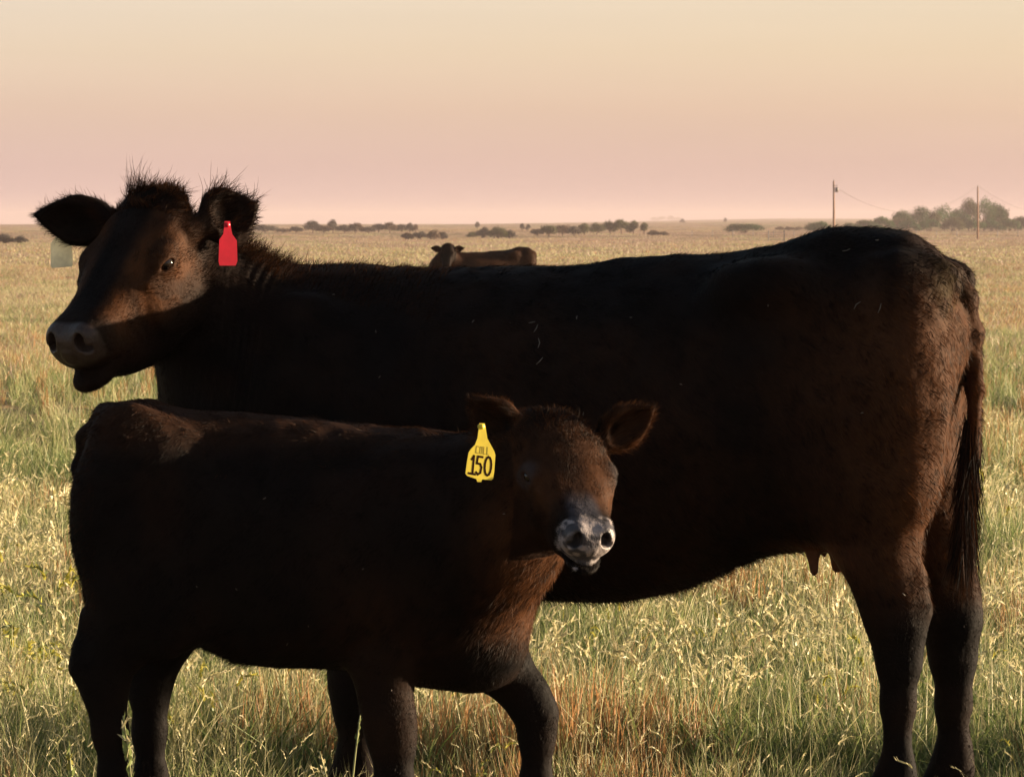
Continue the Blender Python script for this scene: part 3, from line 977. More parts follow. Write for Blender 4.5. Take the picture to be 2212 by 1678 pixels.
def cleg(pts, v, gx, hoof=True):
    o = []
    for (x, y, r) in pts:
        q = B(x, y, v); o.append((q[0], q[1], q[2], r))
    u = B(gx, 1700, v)[0]
    if hoof:
        o += [(u, v, .085, .032), (u + .015, v, .05, .036), (u + .028, v, .025, .040)]
    return o
legs = [cleg([(285, 1290, .090), (262, 1370, .066), (226, 1440, .050), (228, 1500, .038), (238, 1580, .031), (248, 1680, .029)], -.10, 262),
        cleg([(335, 1290, .090), (345, 1370, .066), (328, 1440, .050), (320, 1500, .040), (322, 1580, .032), (326, 1680, .030)], .11, 340),
        cleg([(850, 1300, .080), (826, 1430, .062), (832, 1510, .047), (842, 1560, .048), (848, 1610, .039), (852, 1700, .036)], -.10, 866),
        cleg([(1000, 1340, .085), (1075, 1430, .062), (1135, 1500, .044), (1160, 1545, .038), (1160, 1600, .030), (1158, 1690, .029)], .09, 1166)]
calf_M = head_frame(calf_pose, (math.sin(R(15)), -math.cos(R(15))), R(33), R(-2))
cH = .385
cpoll = calf_pose.local(P(1146, 1028, 9.55)) - calf_M @ (np.array([.358, -.222, -.038]) * cH)
calf_nose = .42 + (.965 - .42) * .82
ch = hw(calf_pose, calf_M, cpoll, cH)
ear_l = (ch(.09, .19, -.05), calf_pose.vec(V3(.80, -.05, .56)), calf_pose.vec(V3(.30, -.92, -.15)), .158, .047)     # image right
ear_r = (ch(.09, -.19, -.05), calf_pose.vec(V3(-.74, .02, .68)), calf_pose.vec(V3(-.10, -.95, -.10)), .155, .052)   # image left
nk2 = lambda px, py, y, r: (*calf_pose.local(P(px, py, y)), r)
kc = dict(loft=(us, w, top, bot, ctr, pt, pb), blobs=blobs, carves=[], legs=legs,
          extra=[([(*B(225, 905, 0), .022), (*B(190, 945, 0), .020), (*B(176, 1015, 0), .018), (*B(180, 1150, 0), .015), (*B(192, 1290, 0), .012)], .03),
                 ([(*B(190, 1330, -.10), .018), (*B(180, 1400, -.10), .016), (*B(178, 1440, -.10), .022), (*B(205, 1470, -.10), .03)], .025)],
          lo=(-.12, -.62, -.02), hi=(1.42, .35, 1.15), headM=calf_M, head=cpoll, H=cH, hide=M_hide, fat=1.02, jaw=.84, snout=.82, poll=((.07, 0, .03), (.13, .14, .10)),
          cell=.009, fine=.0036, ears=[ear_l, ear_r], hairs=200000, hair_w=.0012, lift=.22,
          neck=[nk2(960, 1130, 9.76, .165), nk2(1060, 1130, 9.71, .150), nk2(1130, 1040, 9.68, .115), nk2(1165, 985, 9.67, .085)], neck_flat=.85)
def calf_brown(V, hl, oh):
    b = .6 * sstep(.42, .52, V[:, 2]) * sstep(.80, .96, V[:, 0]) * (~oh | (hl[:, 0] < .2)) * sstep(.95, .7, V[:, 2])  # sunlit orange of the chest front put into the coat colour
    b += .48 * oh * (.6 + .4 * sstep(-.25, -.08, hl[:, 2])) * sstep(.0, .25, hl[:, 0]) * sstep(.85, .6, hl[:, 0]) * (.55 + .45 * sstep(.35, .65, vnoise(hl * np.array([4, 8, 4]) + 3)))  # sunlit brown of the face put into the colour, alike on both sides
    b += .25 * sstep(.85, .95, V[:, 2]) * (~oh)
    for (bs, ax, fc, L, Wd) in kc['ears']:
        e = unit(ax); t = (V - bs) @ e / L
        rad = np.linalg.norm((V - bs) - ((V - bs) @ e)[:, None] * e, axis=1)
        b = np.maximum(b, .5 * sstep(.15, .4, t) * (t < 1.2) * sstep(.25, .8, rad / Wd) * (rad < Wd * 1.3))  # lit rims of the ears put into the colour as brown
    return b
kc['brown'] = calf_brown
def calf_paint(V, hl, oh, tint, bare, nrm):
    nz_ = vnoise(V * 60) * .6 + vnoise(V * 130) * .4
    nose = oh * sstep(.80, .86, hl[:, 0] + .16 * (nz_ - .5)) * (1.0)
    gry = np.array([.058, .053, .060])
    pale = np.array([.30, .255, .25])
    nose = nose * np.clip(sstep(-.235, -.20, hl[:, 2]) + .8 * sstep(.70, .80, vnoise(V * 110)), 0, 1)
    pk = sstep(.44, .60, vnoise(V * 75 + 4 + 1.5 * vnoise(V * 40)[:, None]) * .7 + nz_ * .3)[:, None]
    c = gry * (1 - pk) + pale * pk
    tint = tint * (1 - nose[:, None]) + c * nose[:, None]
    # grey blaze running up the bridge of the nose
    bl_ = oh * sstep(.56, .72, hl[:, 0]) * sstep(.11, .05, np.abs(hl[:, 1] + .01)) * sstep(-.09, -.03, hl[:, 2]) * .75
    bl_ = (bl_ * (1 - nose) * (.6 + .7 * (nz_ - .3)))[:, None]
    tint = tint * (1 - bl_) + np.array([.085, .08, .095]) * bl_
    bare = np.maximum(bare, nose * sstep(.89, .93, hl[:, 0]))
    # bare grey rims of the eyelids
    for sg in (1, -1):
        dE = np.linalg.norm(hl - np.array([.358, sg * .222, -.040]), axis=1)
        q = (np.exp(-((dE - .062) / .018) ** 2) * oh * .7)[:, None]
        tint = tint * (1 - q) + np.array([.040, .034, .035]) * q
    # nostril floors stay dark
    for sg in (1, -1):
        q = np.exp(-(((hl - np.array([.965, sg * .084, -.078])) / np.array([.07, .030, .042])) ** 2).sum(1))[:, None] * oh[:, None]
        q = np.clip(q * 1.4, 0, 1)
        tint = tint * (1 - q) + np.array([.015, .01, .01]) * q
    return np.clip(tint, 0, 1), bare
kc['paint'] = calf_paint
kc['flow'] = flow_fn(calf_M, cH, .42, kc['ears'], .012, .006)
kc['dens'] = lambda p, h2, oh: np.where(oh, .95, 1.0)
def calf_tufts(V, nrm, hl):
    out_ = []
    i = pick(V, (hl[:, 0] > -.05) & (hl[:, 0] < .34) & (np.abs(hl[:, 1]) < .16) & (hl[:, 2] > -.05) & (hl[:, 2] < .16), 1400)
    i = i[rng.random(len(i)) < sstep(.34, .0, hl[i, 0])]
    p = V[i]
    d = nrm[i] * .7 + rng.normal(0, .45, p.shape) + np.array([0, 0, .2])
    ln = .007 + .009 * rng.random(len(p))
    col = BLACK * 1.2 + (BROWN - BLACK) * (rng.random(len(p)) ** 1.5 * .7)[:, None]
    out_.append(("forelock", p, d, ln, .0009, col, rng.normal(0, .4, p.shape)))
    for (bs, ax, fc, L, Wd) in kc['ears']:
        e = unit(ax)
        t = (V - bs) @ e / L
        perp = (V - bs) - ((V - bs) @ e)[:, None] * e
        rad = np.linalg.norm(perp, axis=1)
        i = pick(V, (t > .2) & (t < 1.1) & (rad < Wd * 1.3) & (rad > Wd * .5 * np.clip(1.2 - t, .2, 1)), 800)
        p = V[i]
        d = unit(perp[i]) * .8 + e * .6 + rng.normal(0, .3, p.shape)
        ln = .004 + .007 * rng.random(len(p))
        col = BLACK + (BROWN * 1.3 - BLACK) * (.3 + .7 * rng.random(len(p)))[:, None]
        out_.append(("ear_fringe", p, d, ln, .0008, col, rng.normal(0, .3, p.shape)))
    # fuzz along back, rump, chest and tail
    m = ((nrm[:, 2] > .5) | (V[:, 0] < .05)) & (V[:, 2] > .55) & (V[:, 0] < .95) & (hl[:, 0] < -.05)
    i = pick(V, m, 5000)
    p = V[i]
    d = nrm[i] * .45 + np.array([-.35, 0, -.6]) + rng.normal(0, .3, p.shape)
    ln = .006 + .012 * rng.random(len(p)) ** 1.5
    col = BLACK * 1.2 + (BROWN - BLACK) * (rng.random(len(p)) ** 2 * .7)[:, None]
    out_.append(("back_fuzz", p, d, ln, .0010, col, rng.normal(0, .3, p.shape)))
    return out_
kc['tufts'] = calf_tufts
calf, calfV, calfN, _ = make_bovine("calf", calf_pose, kc, "young black calf in front with pale speckled muzzle and yellow ear tag", "calf", "black cattle in the pasture")

# ------------------------------------------------------------------ bits of dry grass and dried slobber stuck in the coats
M_fleck = simple_mat("dry_fleck", (.13, .11, .09), .8, .3, 60)
def flecks(root, pose, V, nrm, spots):
    k = V @ np.array([0, 0, 0])
    Vw = pose.o + V[:, :1] * pose.f + V[:, 1:2] * pose.l + V[:, 2:] * pose.up
    nw = nrm[:, :1] * pose.f + nrm[:, 1:2] * pose.l + nrm[:, 2:] * pose.up
    cp, sp = math.cos(PITCH), math.sin(PITCH)
    d = Vw - np.array([0, 0, CAM_Z])
    dep = d[:, 1] * cp - d[:, 2] * sp
    px = W0 / 2 + F * d[:, 0] / dep
    py = H0 / 2 - F * (d[:, 1] * sp + d[:, 2] * cp) / dep
    front = nw[:, 1] < -.1
    mb = MB(); r = np.random.default_rng(5)
    for (x, y, ln, ang) in spots:
        i = np.argmin((px - x) ** 2 + (py - y) ** 2 + 1e6 * ~front)
        n_ = nrm[i]; t0 = unit(np.cross(n_, (0, 1.0, .1))); t1 = np.cross(n_, t0)
        a = t0 * math.cos(ang) + t1 * math.sin(ang); c = V[i] + n_ * .006
        b_ = np.cross(n_, a)
        ln *= .75
        pts = np.array([c - a * ln / 2, c + b_ * ln * r.uniform(-.15, .15), c + a * ln / 2])
        mb.tube(pts, [.0007, .0013, .0006], 4)
    mb.build("dry_fleck", M_fleck, root)["kind"] = "stuff"
r_ = np.random.default_rng(3)
flecks(cow, cow_pose, cowV, cowN, [(1022, 697, .012, 1.2), (1248, 690, .015, 1.5), (1365, 690, .008, 0), (1161, 712, .03, 1.3), (1166, 745, .035, 1.6), (1163, 785, .03, 1.4), (1150, 700, .02, .4), (1890, 523, .010, 0), (1830, 545, .025, .5), (1855, 660, .03, .2), (1900, 665, .03, .1), (1985, 1210, .014, .3), (1950, 1285, .012, 1), (1470, 830, .008, 1), (720, 640, .008, .6)]
       + [(r_.uniform(700, 2000), r_.uniform(600, 1100), r_.uniform(.005, .012), r_.uniform(0, 3)) for _ in range(8)])
flecks(calf, calf_pose, calfV, calfN, [(572, 1078, .010, .3), (620, 1388, .013, 1.2), (1088, 1108, .007, 0), (845, 1490, .006, 0)]
       + [(r_.uniform(220, 900), r_.uniform(930, 1380), r_.uniform(.004, .008), r_.uniform(0, 3)) for _ in range(4)])

# ------------------------------------------------------------------ far cow
def far_cow():
    base = ground_at(1090, 705)
    y = base[1]
    ph = R(14)
    o = P(1155, 700, y + .25); o[2] = float(terrain_z(o[0], o[1]))
    pose = Pose(o, (-math.cos(ph), -math.sin(ph)))
    proto = Pose(cow_o, (-math.cos(phi), math.sin(phi)))
    M = head_frame(pose, (-.08, -1.0), R(52), 0)
    cfg = cow_config(proto, M, np.zeros(3))
    s = .93
    ho = pose.local(P(967, 530, y - .45))
    h_ = hw(pose, M, ho, .46)
    cfg.update(cell=.022, fine=.011, head=ho, H=.46, hairs=26000, hair_w=.006, lift=.25,
               ears=[(h_(.13, .19, -.09), pose.vec(V3(.95, .1, .12)), pose.vec(V3(.1, -.9, -.3)), .2, .062),
                     (h_(.13, -.19, -.09), pose.vec(V3(-.95, .1, .12)), pose.vec(V3(-.1, -.9, -.3)), .2, .062)],
               neck=[(1.45, 0, .93, .29), (1.60, .03, .98, .23), (*(ho + M @ np.array([.02, 0, -.14])), .14)], neck_flat=.8)
    cfg['brown'] = lambda V, hl, oh: np.where(oh, .05, .28)
    cfg['paint'] = lambda V, hl, oh, t, b_, n_: (t, b_)
    cfg['flow'] = flow_fn(M, .46, .5, cfg['ears'], .03, .02)
    cfg['dens'] = lambda p, h2, oh: np.ones(len(p))
    cfg['tufts'] = lambda V, n_, hl: []
    return make_bovine("cow", pose, cfg, "brownish black cow far off in the field, facing the camera over the big cow's back", "cow", "black cattle in the pasture")
far_cow()

# ------------------------------------------------------------------ ear tags
def tag_frame(pt, nrm_w, up_w=(0, 0, 1)):
    n = unit(np.asarray(nrm_w, float)); up = np.asarray(up_w, float)
    x = unit(np.cross(up, n)); z = np.cross(n, x)          # local: x right, -y out of the face, z up
    Mx = Matrix(((x[0], -n[0], z[0], pt[0]), (x[1], -n[1], z[1], pt[1]), (x[2], -n[2], z[2], pt[2]), (0, 0, 0, 1)))
    return Mx
def stroke(mb, pts, w, y):
    pts = [np.array(p, float) for p in pts]
    for a, c in zip(pts[:-1], pts[1:]):
        t = unit(c - a); nn = np.array([-t[1], t[0]])
        a2, c2 = a - t * w * .35, c + t * w * .35
        poly = [a2 + nn * w / 2, a2 - nn * w / 2, c2 - nn * w / 2, c2 + nn * w / 2]
        mb.prism([tuple(p) for p in poly], y - .0002, y + .0003)
def ear_tag(mat, pt, nrm_w, up_w, outline, label, stud):
    root = empty("ear_tag", (0, 0, 0))
    root.matrix_world = tag_frame(pt, nrm_w, up_w)
    tag(root, label, "ear tag", "cattle ear tags")
    mb = MB(); mb.prism(outline, -.001, .001)
    obj("tag_plate", mb.mesh("tag_plate", False), mat, root)
    mb = MB(); mb.tube([(0, -.004, -.004), (0, .012, -.004)], .0055, 10)
    mb.build("stud", stud, root)
    return root

# yellow tag: bottle shape, 66 px wide and 125 px tall
SY = 9.50 / F
yo = [(x * SY, z * SY) for x, z in [(-6, 3), (6, 3), (9, -8), (14, -30), (22, -42), (31, -56), (34, -64), (33, -100), (31, -116), (27, -119), (6, -118), (4, -124), (-5, -124), (-7, -118), (-29, -112), (-33, -107), (-31, -85), (-28, -62), (-24, -55), (-14, -44), (-9, -30)]]
tp = P(1041, 917, 9.50)
yt = ear_tag(M_yellow, tp, (.38, -1, .05), (.07, 0, 1), yo, "yellow ear tag printed 150 hanging from the calf's ear", M_yellow)
def digits(root):
    s = SY
    yy = -.0011
    def g(name, strokes, wd, mat):
        mb = MB()
        for st in strokes:
            stroke(mb, [(x * s, z * s) for x, z in st], wd * s, yy)
        obj(name, mb.mesh(name, False), mat, root)
    sl = .05
    K = lambda x, z: (x, z)
    g("digit_one", [[(-20, -76), (-15, -68), (-17, -106)], [(-26, -106), (-11, -108)]], 4.6, M_ink)
    g("digit_five", [[(5, -70), (-6, -69), (-8, -84), (0, -85), (3, -92), (1, -104), (-5, -108), (-9, -103)]], 4.6, M_ink)
    zz = [(18 + 7.5 * math.sin(t) + .6 * math.cos(t), -89 + 20 * math.cos(t)) for t in np.linspace(0, 2 * math.pi, 15)]
    g("digit_zero", [zz], 4.6, M_ink)
    # faded maker's letters above the number
    x0, z0, z1 = -10, -62, -48
    g("letter_c", [[(x0 + 5, z1), (x0, z1 + 1), (x0 - 1, z0 + 1), (x0 + 4, z0)]], 1.8, M_emboss)
    g("letter_o", [[(x0 + 9, z1), (x0 + 13, z1), (x0 + 13, z0), (x0 + 8, z0), (x0 + 9, z1)]], 1.8, M_emboss)
    g("letter_l", [[(x0 + 17, z1), (x0 + 17, z0 - 1), (x0 + 21, z0 - 1)]], 1.8, M_emboss)
    g("letter_l", [[(x0 + 25, z1), (x0 + 25, z0 - 2), (x0 + 29, z0 - 2)]], 1.8, M_emboss)
digits(yt)

SR = 10.3 / F
ro = [(x * SR, z * SR) for x, z in [(-6, 4), (6, 4), (8, -12), (10, -24), (20, -38), (20, -82), (16, -92), (-20, -92), (-22, -84), (-19, -36), (-10, -24), (-8, -12)]]
ear_tag(M_red, P(491, 482, 10.29), (.35, -1, .1), (0, 0, 1), ro, "blank red ear tag in the large cow's ear beside its neck", M_red)
co_ = [(x * SR * .85, z * SR) for x, z in [(-8, 5), (8, 5), (12, -8), (27, -26), (30, -70), (27, -76), (-25, -79), (-28, -74), (-27, -24), (-12, -8)]]
ear_tag(M_cream, P(132, 502, 10.57), (.25, -1, .05), (0, 0, 1), co_, "pale cream ear tag half hidden under the large cow's far ear", M_cream)

# ------------------------------------------------------------------ trees and bushes on the plain
LEAF = {'green': (0.026, 0.080, 0.020), 'deep': (0.016, 0.058, 0.019), 'olive': (0.060, 0.068, 0.030), 'dry': (0.10, 0.065, 0.048), 'grey': (0.066, 0.060, 0.056)}
ORD = ["first", "second", "third", "fourth", "fifth", "sixth", "seventh", "eighth", "ninth", "tenth", "eleventh", "twelfth", "thirteenth", "last"]
def nth(k, n): return "last" if k == n - 1 else ORD[k]
def make_tree(name, px, row, top, wpx, kind, label, group, seed, bushy=False, cat=None):
    g = ground_at(px, row)
    y = g[1]
    s = y / F
    if px < 910 and row < 506: wpx *= 1.3; top += [3, -5, 0, -3, 4, -2, -6][seed % 7]
    if px > 1830: wpx *= 1.15
    w, h = wpx * s, (row - top) * s
    r = np.random.default_rng(seed)
    root = empty(name, g)
    tag(root, label, cat or ("bush" if bushy else "tree"), group)
    leaf = np.array(LEAF[kind])
    # trunk and limbs
    mb = MB()
    crown_lo = .0 * h if bushy else .16 * h
    tr = max(.10, .022 * h)
    lobes = []
    nl = int(5 + r.integers(0, 3) + (3 if w > 1.6 * h else 0))
    for k in range(nl):
        fx = (k + .5) / nl * 2 - 1 if w > 1.3 * h else r.uniform(-1, 1)
        env = math.sqrt(max(0.05, 1 - fx * fx))
        lw = r.uniform(.22, .32) * w * (.75 if nl > 7 else 1)
        lh = r.uniform(.24, .34) * h * (.55 + .45 * env)
        cz = crown_lo + lh * .7 + (h - crown_lo - 1.5 * lh) * env * r.uniform(.35, 1.0)
        if k == 0 and not w > 1.3 * h: fx, cz = r.uniform(-.2, .2), h - lh
        lobes.append((np.array([fx * (w / 2 - lw * .8), r.uniform(-.3, .3) * w, cz]), np.array([lw, lw, lh])))
    n_st = 3 if bushy else 1
    for k in range(n_st):
        bx = r.uniform(-.2, .2) * w if bushy else 0
        mb.tube([(bx, 0, -.3), (bx + r.normal(0, .03) * w, 0, h * .25), (bx + r.normal(0, .06) * w, 0, h * .6)], [tr * 1.3, tr, tr * .4], 6)
    for c, rad in lobes:
        mb.tube([(0, 0, h * (.05 if bushy else .2)), (c[0] * .5, c[1] * .5, max(.1 * h, c[2] * .6)), tuple(c)], [tr * .6, tr * .4, tr * .12], 5)
    mb.build("trunk" if not bushy else "stems", M_bark, root)
    # crown: leaf clumps spread through the lobes, denser toward their shells
    ls = max(.10, min(.085 * math.sqrt(w * h), 1.0 * s * 2.2))
    n = int(np.clip(w * h / (ls * ls) * 12, 500, 4200))
    li = r.integers(0, len(lobes), n)
    C = np.array([l[0] for l in lobes])[li]; Rr = np.array([l[1] for l in lobes])[li]
    d = unit(r.normal(0, 1, (n, 3)))
    p = C + d * Rr * (r.random((n, 1)) ** .45) * r.uniform(.75, 1.18, (n, 1))
    p[:, 2] = np.maximum(p[:, 2], .03 * h)
    a = unit(r.normal(0, 1, (n, 3)) + d * .3); b_ = unit(np.cross(a, r.normal(0, 1, (n, 3))))
    sz = ls * r.uniform(.5, 1.15, (n, 1))
    V = np.stack([p - a * sz * .6, p + b_ * sz * .38 + a * sz * .1, p + a * sz * .7, p - b_ * sz * .38], 1).reshape(-1, 3)
    q = np.arange(n * 4).reshape(n, 4)
    shade = (.7 + .75 * r.random(len(lobes)))[li][:, None] * (.7 + .6 * r.random((n, 1)))
    warm = (r.random((n, 1)) ** 3) * np.array([.06, .035, .0])
    col = np.repeat(leaf * shade + warm, 4, 0)
    obj("crown", mesh_np("crown", V, None, q, False, {"tint": col}), M_leaf, root)["kind"] = "stuff"
    return root

sd = 100
G1 = "hazy trees in the far row left of the distant cow"
for k, (px, row, top, w) in enumerate([(572, 504, 487, 46), (612, 504, 489, 30), (640, 504, 490, 26), (675, 504, 480, 32), (700, 505, 483, 34), (720, 504, 479, 24), (744, 505, 486, 26), (768, 505, 484, 30), (795, 505, 485, 30), (818, 504, 483, 26), (842, 504, 486, 28), (868, 503, 481, 26), (885, 503, 486, 14), (898, 503, 485, 15)]):
    sd += 1; make_tree("tree", px, row, top, w, 'grey' if sd % 3 else 'dry', f"hazy grey-brown tree, {nth(k, 14)} from the left in the far row above the large cow's neck", G1, sd)
G2 = "dry bushes just above the distant cow's head"
for k, (px, row, top, w) in enumerate([(880, 518, 500, 30), (906, 517, 498, 36), (936, 518, 495, 34), (957, 517, 500, 24)]):
    sd += 1; make_tree("bush", px, row, top, w, 'dry' if sd % 2 else 'grey', f"low dry brown bush, {nth(k, 4)} from the left in the cluster by the distant cow's head", G2, sd, True)
G3 = "bushes behind the distant cow's back"
for k, (px, row, top, w) in enumerate([(1022, 513, 501, 34), (1046, 515, 490, 44), (1076, 516, 487, 48), (1100, 515, 496, 36)]):
    sd += 1; make_tree("bush", px, row, top, w, 'olive' if sd % 2 else 'grey', f"rounded olive bush, {nth(k, 4)} from the left in the clump behind the distant cow's back", G3, sd, True)
for k, (px, row, top, w) in enumerate([(1031, 496, 479, 13), (1127, 499, 482, 13), (1141, 499, 484, 12)]):
    sd += 1; make_tree("tree", px, row, top, w, 'grey', f"tiny slender hazy tree, {nth(k, 3)} from the left beyond the bushes behind the distant cow", "tiny slender trees beyond the bushes", sd)
G4 = "trees of the open hedgerow right of the distant cow"
for k, (px, row, top, w) in enumerate([(1160, 511, 494, 34), (1185, 512, 485, 40), (1215, 511, 484, 40), (1240, 512, 488, 34), (1262, 510, 482, 36), (1290, 509, 480, 40), (1318, 507, 477, 40), (1342, 507, 473, 38), (1368, 508, 476, 36), (1392, 508, 480, 22)]):
    sd += 1; make_tree("tree", px, row, top, w, ('grey', 'olive', 'dry')[k % 3] if k < 5 else 'olive', f"small olive tree, {nth(k, 10)} from the left in the gappy hedgerow right of the distant cow", G4, sd)
for k, (px, row, top, w) in enumerate([(1412, 509, 496, 32), (1434, 509, 499, 26)]):
    sd += 1; make_tree("bush", px, row, top, w, 'dry', ("larger" if k == 0 else "smaller, outermost") + " low brown bush at the right end of the open hedgerow", "low bushes ending the hedgerow", sd, True)
for k, (px, row, top, w) in enumerate([(1412, 476, 466, 17), (1428, 476, 463, 20), (1449, 476, 463, 18), (1464, 476, 466, 15)]):
    sd += 1; make_tree("tree", px, row, top, w, 'grey', f"tiny grey tree, {nth(k, 4)} from the left of the clump standing on the horizon", "tiny trees on the horizon", sd)
make_tree("tree", 1474, 483, 472, 14, 'grey', "tiny hazy tree just below the clump on the horizon", None, 301)
make_tree("tree", 1567, 482, 470, 9, 'grey', "tiny lone tree on the horizon left of the long dark green bush", None, 302)
make_tree("bush", 1608, 504, 479, 96, 'deep', "long domed dark green bush standing alone above the cow's loin", None, 303, True)
for k, (px, w) in enumerate([(1684, 22), (1705, 28), (1726, 20)]):
    sd += 1; make_tree("bush", px, 498, 489, w, 'dry', f"low brown bush, {nth(k, 3)} from the left in the short hedge between two dark green bushes", "short brown hedge", sd, True)
make_tree("bush", 1766, 504, 475, 66, 'green', "dark green bush close left of the nearer power pole", None, 305, True)
G5 = "big trees of the grove on the right"
for k, (px, row, top, w) in enumerate([(1950, 499, 452, 42), (1985, 499, 444, 52), (2012, 499, 454, 42), (2040, 499, 440, 56), (2072, 499, 450, 44), (2092, 499, 425, 44), (2126, 499, 427, 54), (2152, 499, 436, 46), (2166, 499, 450, 40)]):
    sd += 1; make_tree("tree", px, row, top, w, ('green', 'deep', 'olive')[k % 3], f"tall leafy tree, {nth(k, 9)} from the left in the grove around the right-hand power pole", G5, sd)
def px_word(px):
    rank = sorted([1840, 1872, 1906, 1936, 1892, 1962, 2005, 2058, 2105, 2142, 2182, 2206, 2240]).index(px)
    return nth(rank, 13) + " from the left"
G6 = "shrubs along the edge of the grove"
for k, (px, row, top, w) in enumerate([(1840, 499, 481, 42), (1872, 499, 473, 54), (1906, 499, 466, 52), (1936, 499, 470, 42), (1892, 500, 484, 44), (1962, 500, 474, 50), (2005, 500, 470, 54), (2058, 500, 468, 54), (2105, 500, 470, 50), (2142, 500, 472, 50), (2182, 500, 470, 52), (2206, 499, 468, 48), (2240, 499, 472, 44)]):
    sd += 1; make_tree("bush", px, row, top, w, ('green', 'deep', 'green', 'olive')[k % 4], f"rounded green shrub at the grove's foot, {px_word(px)}", G6, sd, True)
for k, (px, row, top, w) in enumerate([(-16, 527, 505, 40), (12, 527, 504, 40), (44, 527, 508, 34)]):
    sd += 1; make_tree("bush", px, row, top, w, 'grey', f"grey hazy bush at the left picture edge under the cow's ear, {nth(k, 3)} from the left", "grey bushes at the left edge", sd, True)

# ------------------------------------------------------------------ power line
def pole(px, row, top, label, arm):
    g = ground_at(px, row)
    h = (row - top) * g[1] / F
    root = empty("power_pole", g)
    tag(root, label, "power pole", "power poles")
    mb = MB(); mb.tube([(0, 0, -.5), (.02, 0, h * .5), (-.03, 0, h)], [.20, .17, .13], 9)
    mb.build("pole", M_pole, root)
    mb = MB(); mb.tube([(0, 0, h - .02), (0, 0, h + .28)], [.05, .07], 8)
    mb.build("insulator", M_metal, root)
    if arm:
        mb = MB(); mb.tube([(.45, 0, h * .82), (.45, 0, h * .90)], [.26, .26], 12)
        mb.build("transformer", M_metal, root)
        mb = MB(); mb.tube([(.0, 0, h * .92), (.48, 0, h * .93), (.62, 0, h * .95)], [.06, .05, .04], 6)
        mb.build("bracket", M_metal, root)
    return g + np.array([0, 0, h + .25]), g + np.array([.1 if not arm else .55, 0, h * (.88 if arm else .93)])
pA = pole(1801, 523, 392, "nearer wooden power pole with a small transformer, behind the cow's hip", True)
pB = pole(2112, 517, 404, "farther wooden power pole standing before the grove at right", False)
gC = pB[0] + (pB[0] - pA[0]) * np.array([1.15, 1.0, 0]) + np.array([0, 0, -1.0])
pC = (gC, gC - np.array([0, 0, 1]))
def wire(a, b_, sag, label):
    t = np.linspace(0, 1, 24)
    p = a + (b_ - a) * t[:, None]
    p[:, 2] -= sag * 4 * t * (1 - t)
    mb = MB(); mb.tube(p, .026, 5, False)
    tag(mb.build("power_wire", M_wire), label, "power line", "sagging power wires")
wire(pA[1], pB[0], 4.2, "thin power wire sagging between the two wooden poles")
wire(pB[0], pC[0], 4.5, "thin power wire running from the right-hand pole out of the picture")

# ------------------------------------------------------------------ pasture fence and gate far off
fg = empty("wire_fence", ground_at(1700, 512))
tag(fg, "thin wire fence on grey posts crossing the plain below the bushes", "fence")
fo = np.array(fg.location)
posts = [ground_at(px, 512) for px in np.arange(1495, 2330, 44)]
mbp = MB(); mbp.tube([(0, 0, -.2), (0, 0, 1.35)], [.09, .08], 6)
pm = mbp.mesh("post"); pm.materials.append(M_metal)
for q in posts:
    o = obj("post", pm, None, fg); o.location = q - fo
for zz in (.45, .85, 1.2):
    mb = MB(); mb.tube([q - fo + np.array([0, 0, zz]) for q in posts], .015, 4, False)
    mb.build("fence_wire", M_wire, fg)
gg = ground_at(1677, 523)
gt = empty("pasture_gate", gg)
tag(gt, "pale metal pasture gate standing in the plain above the cow's loin", "gate")
gw = 17 * gg[1] / F
for sx in (-1, 1):
    mb = MB(); mb.tube([(sx * gw, 0, -.2), (sx * gw, 0, 1.75)], .09, 8); mb.build("gate_post", M_metal, gt)
for zz in (.35, .75, 1.1, 1.45):
    mb = MB(); mb.tube([(-gw, 0, zz), (gw, 0, zz)], .035, 6); mb.build("rail", M_metal, gt)

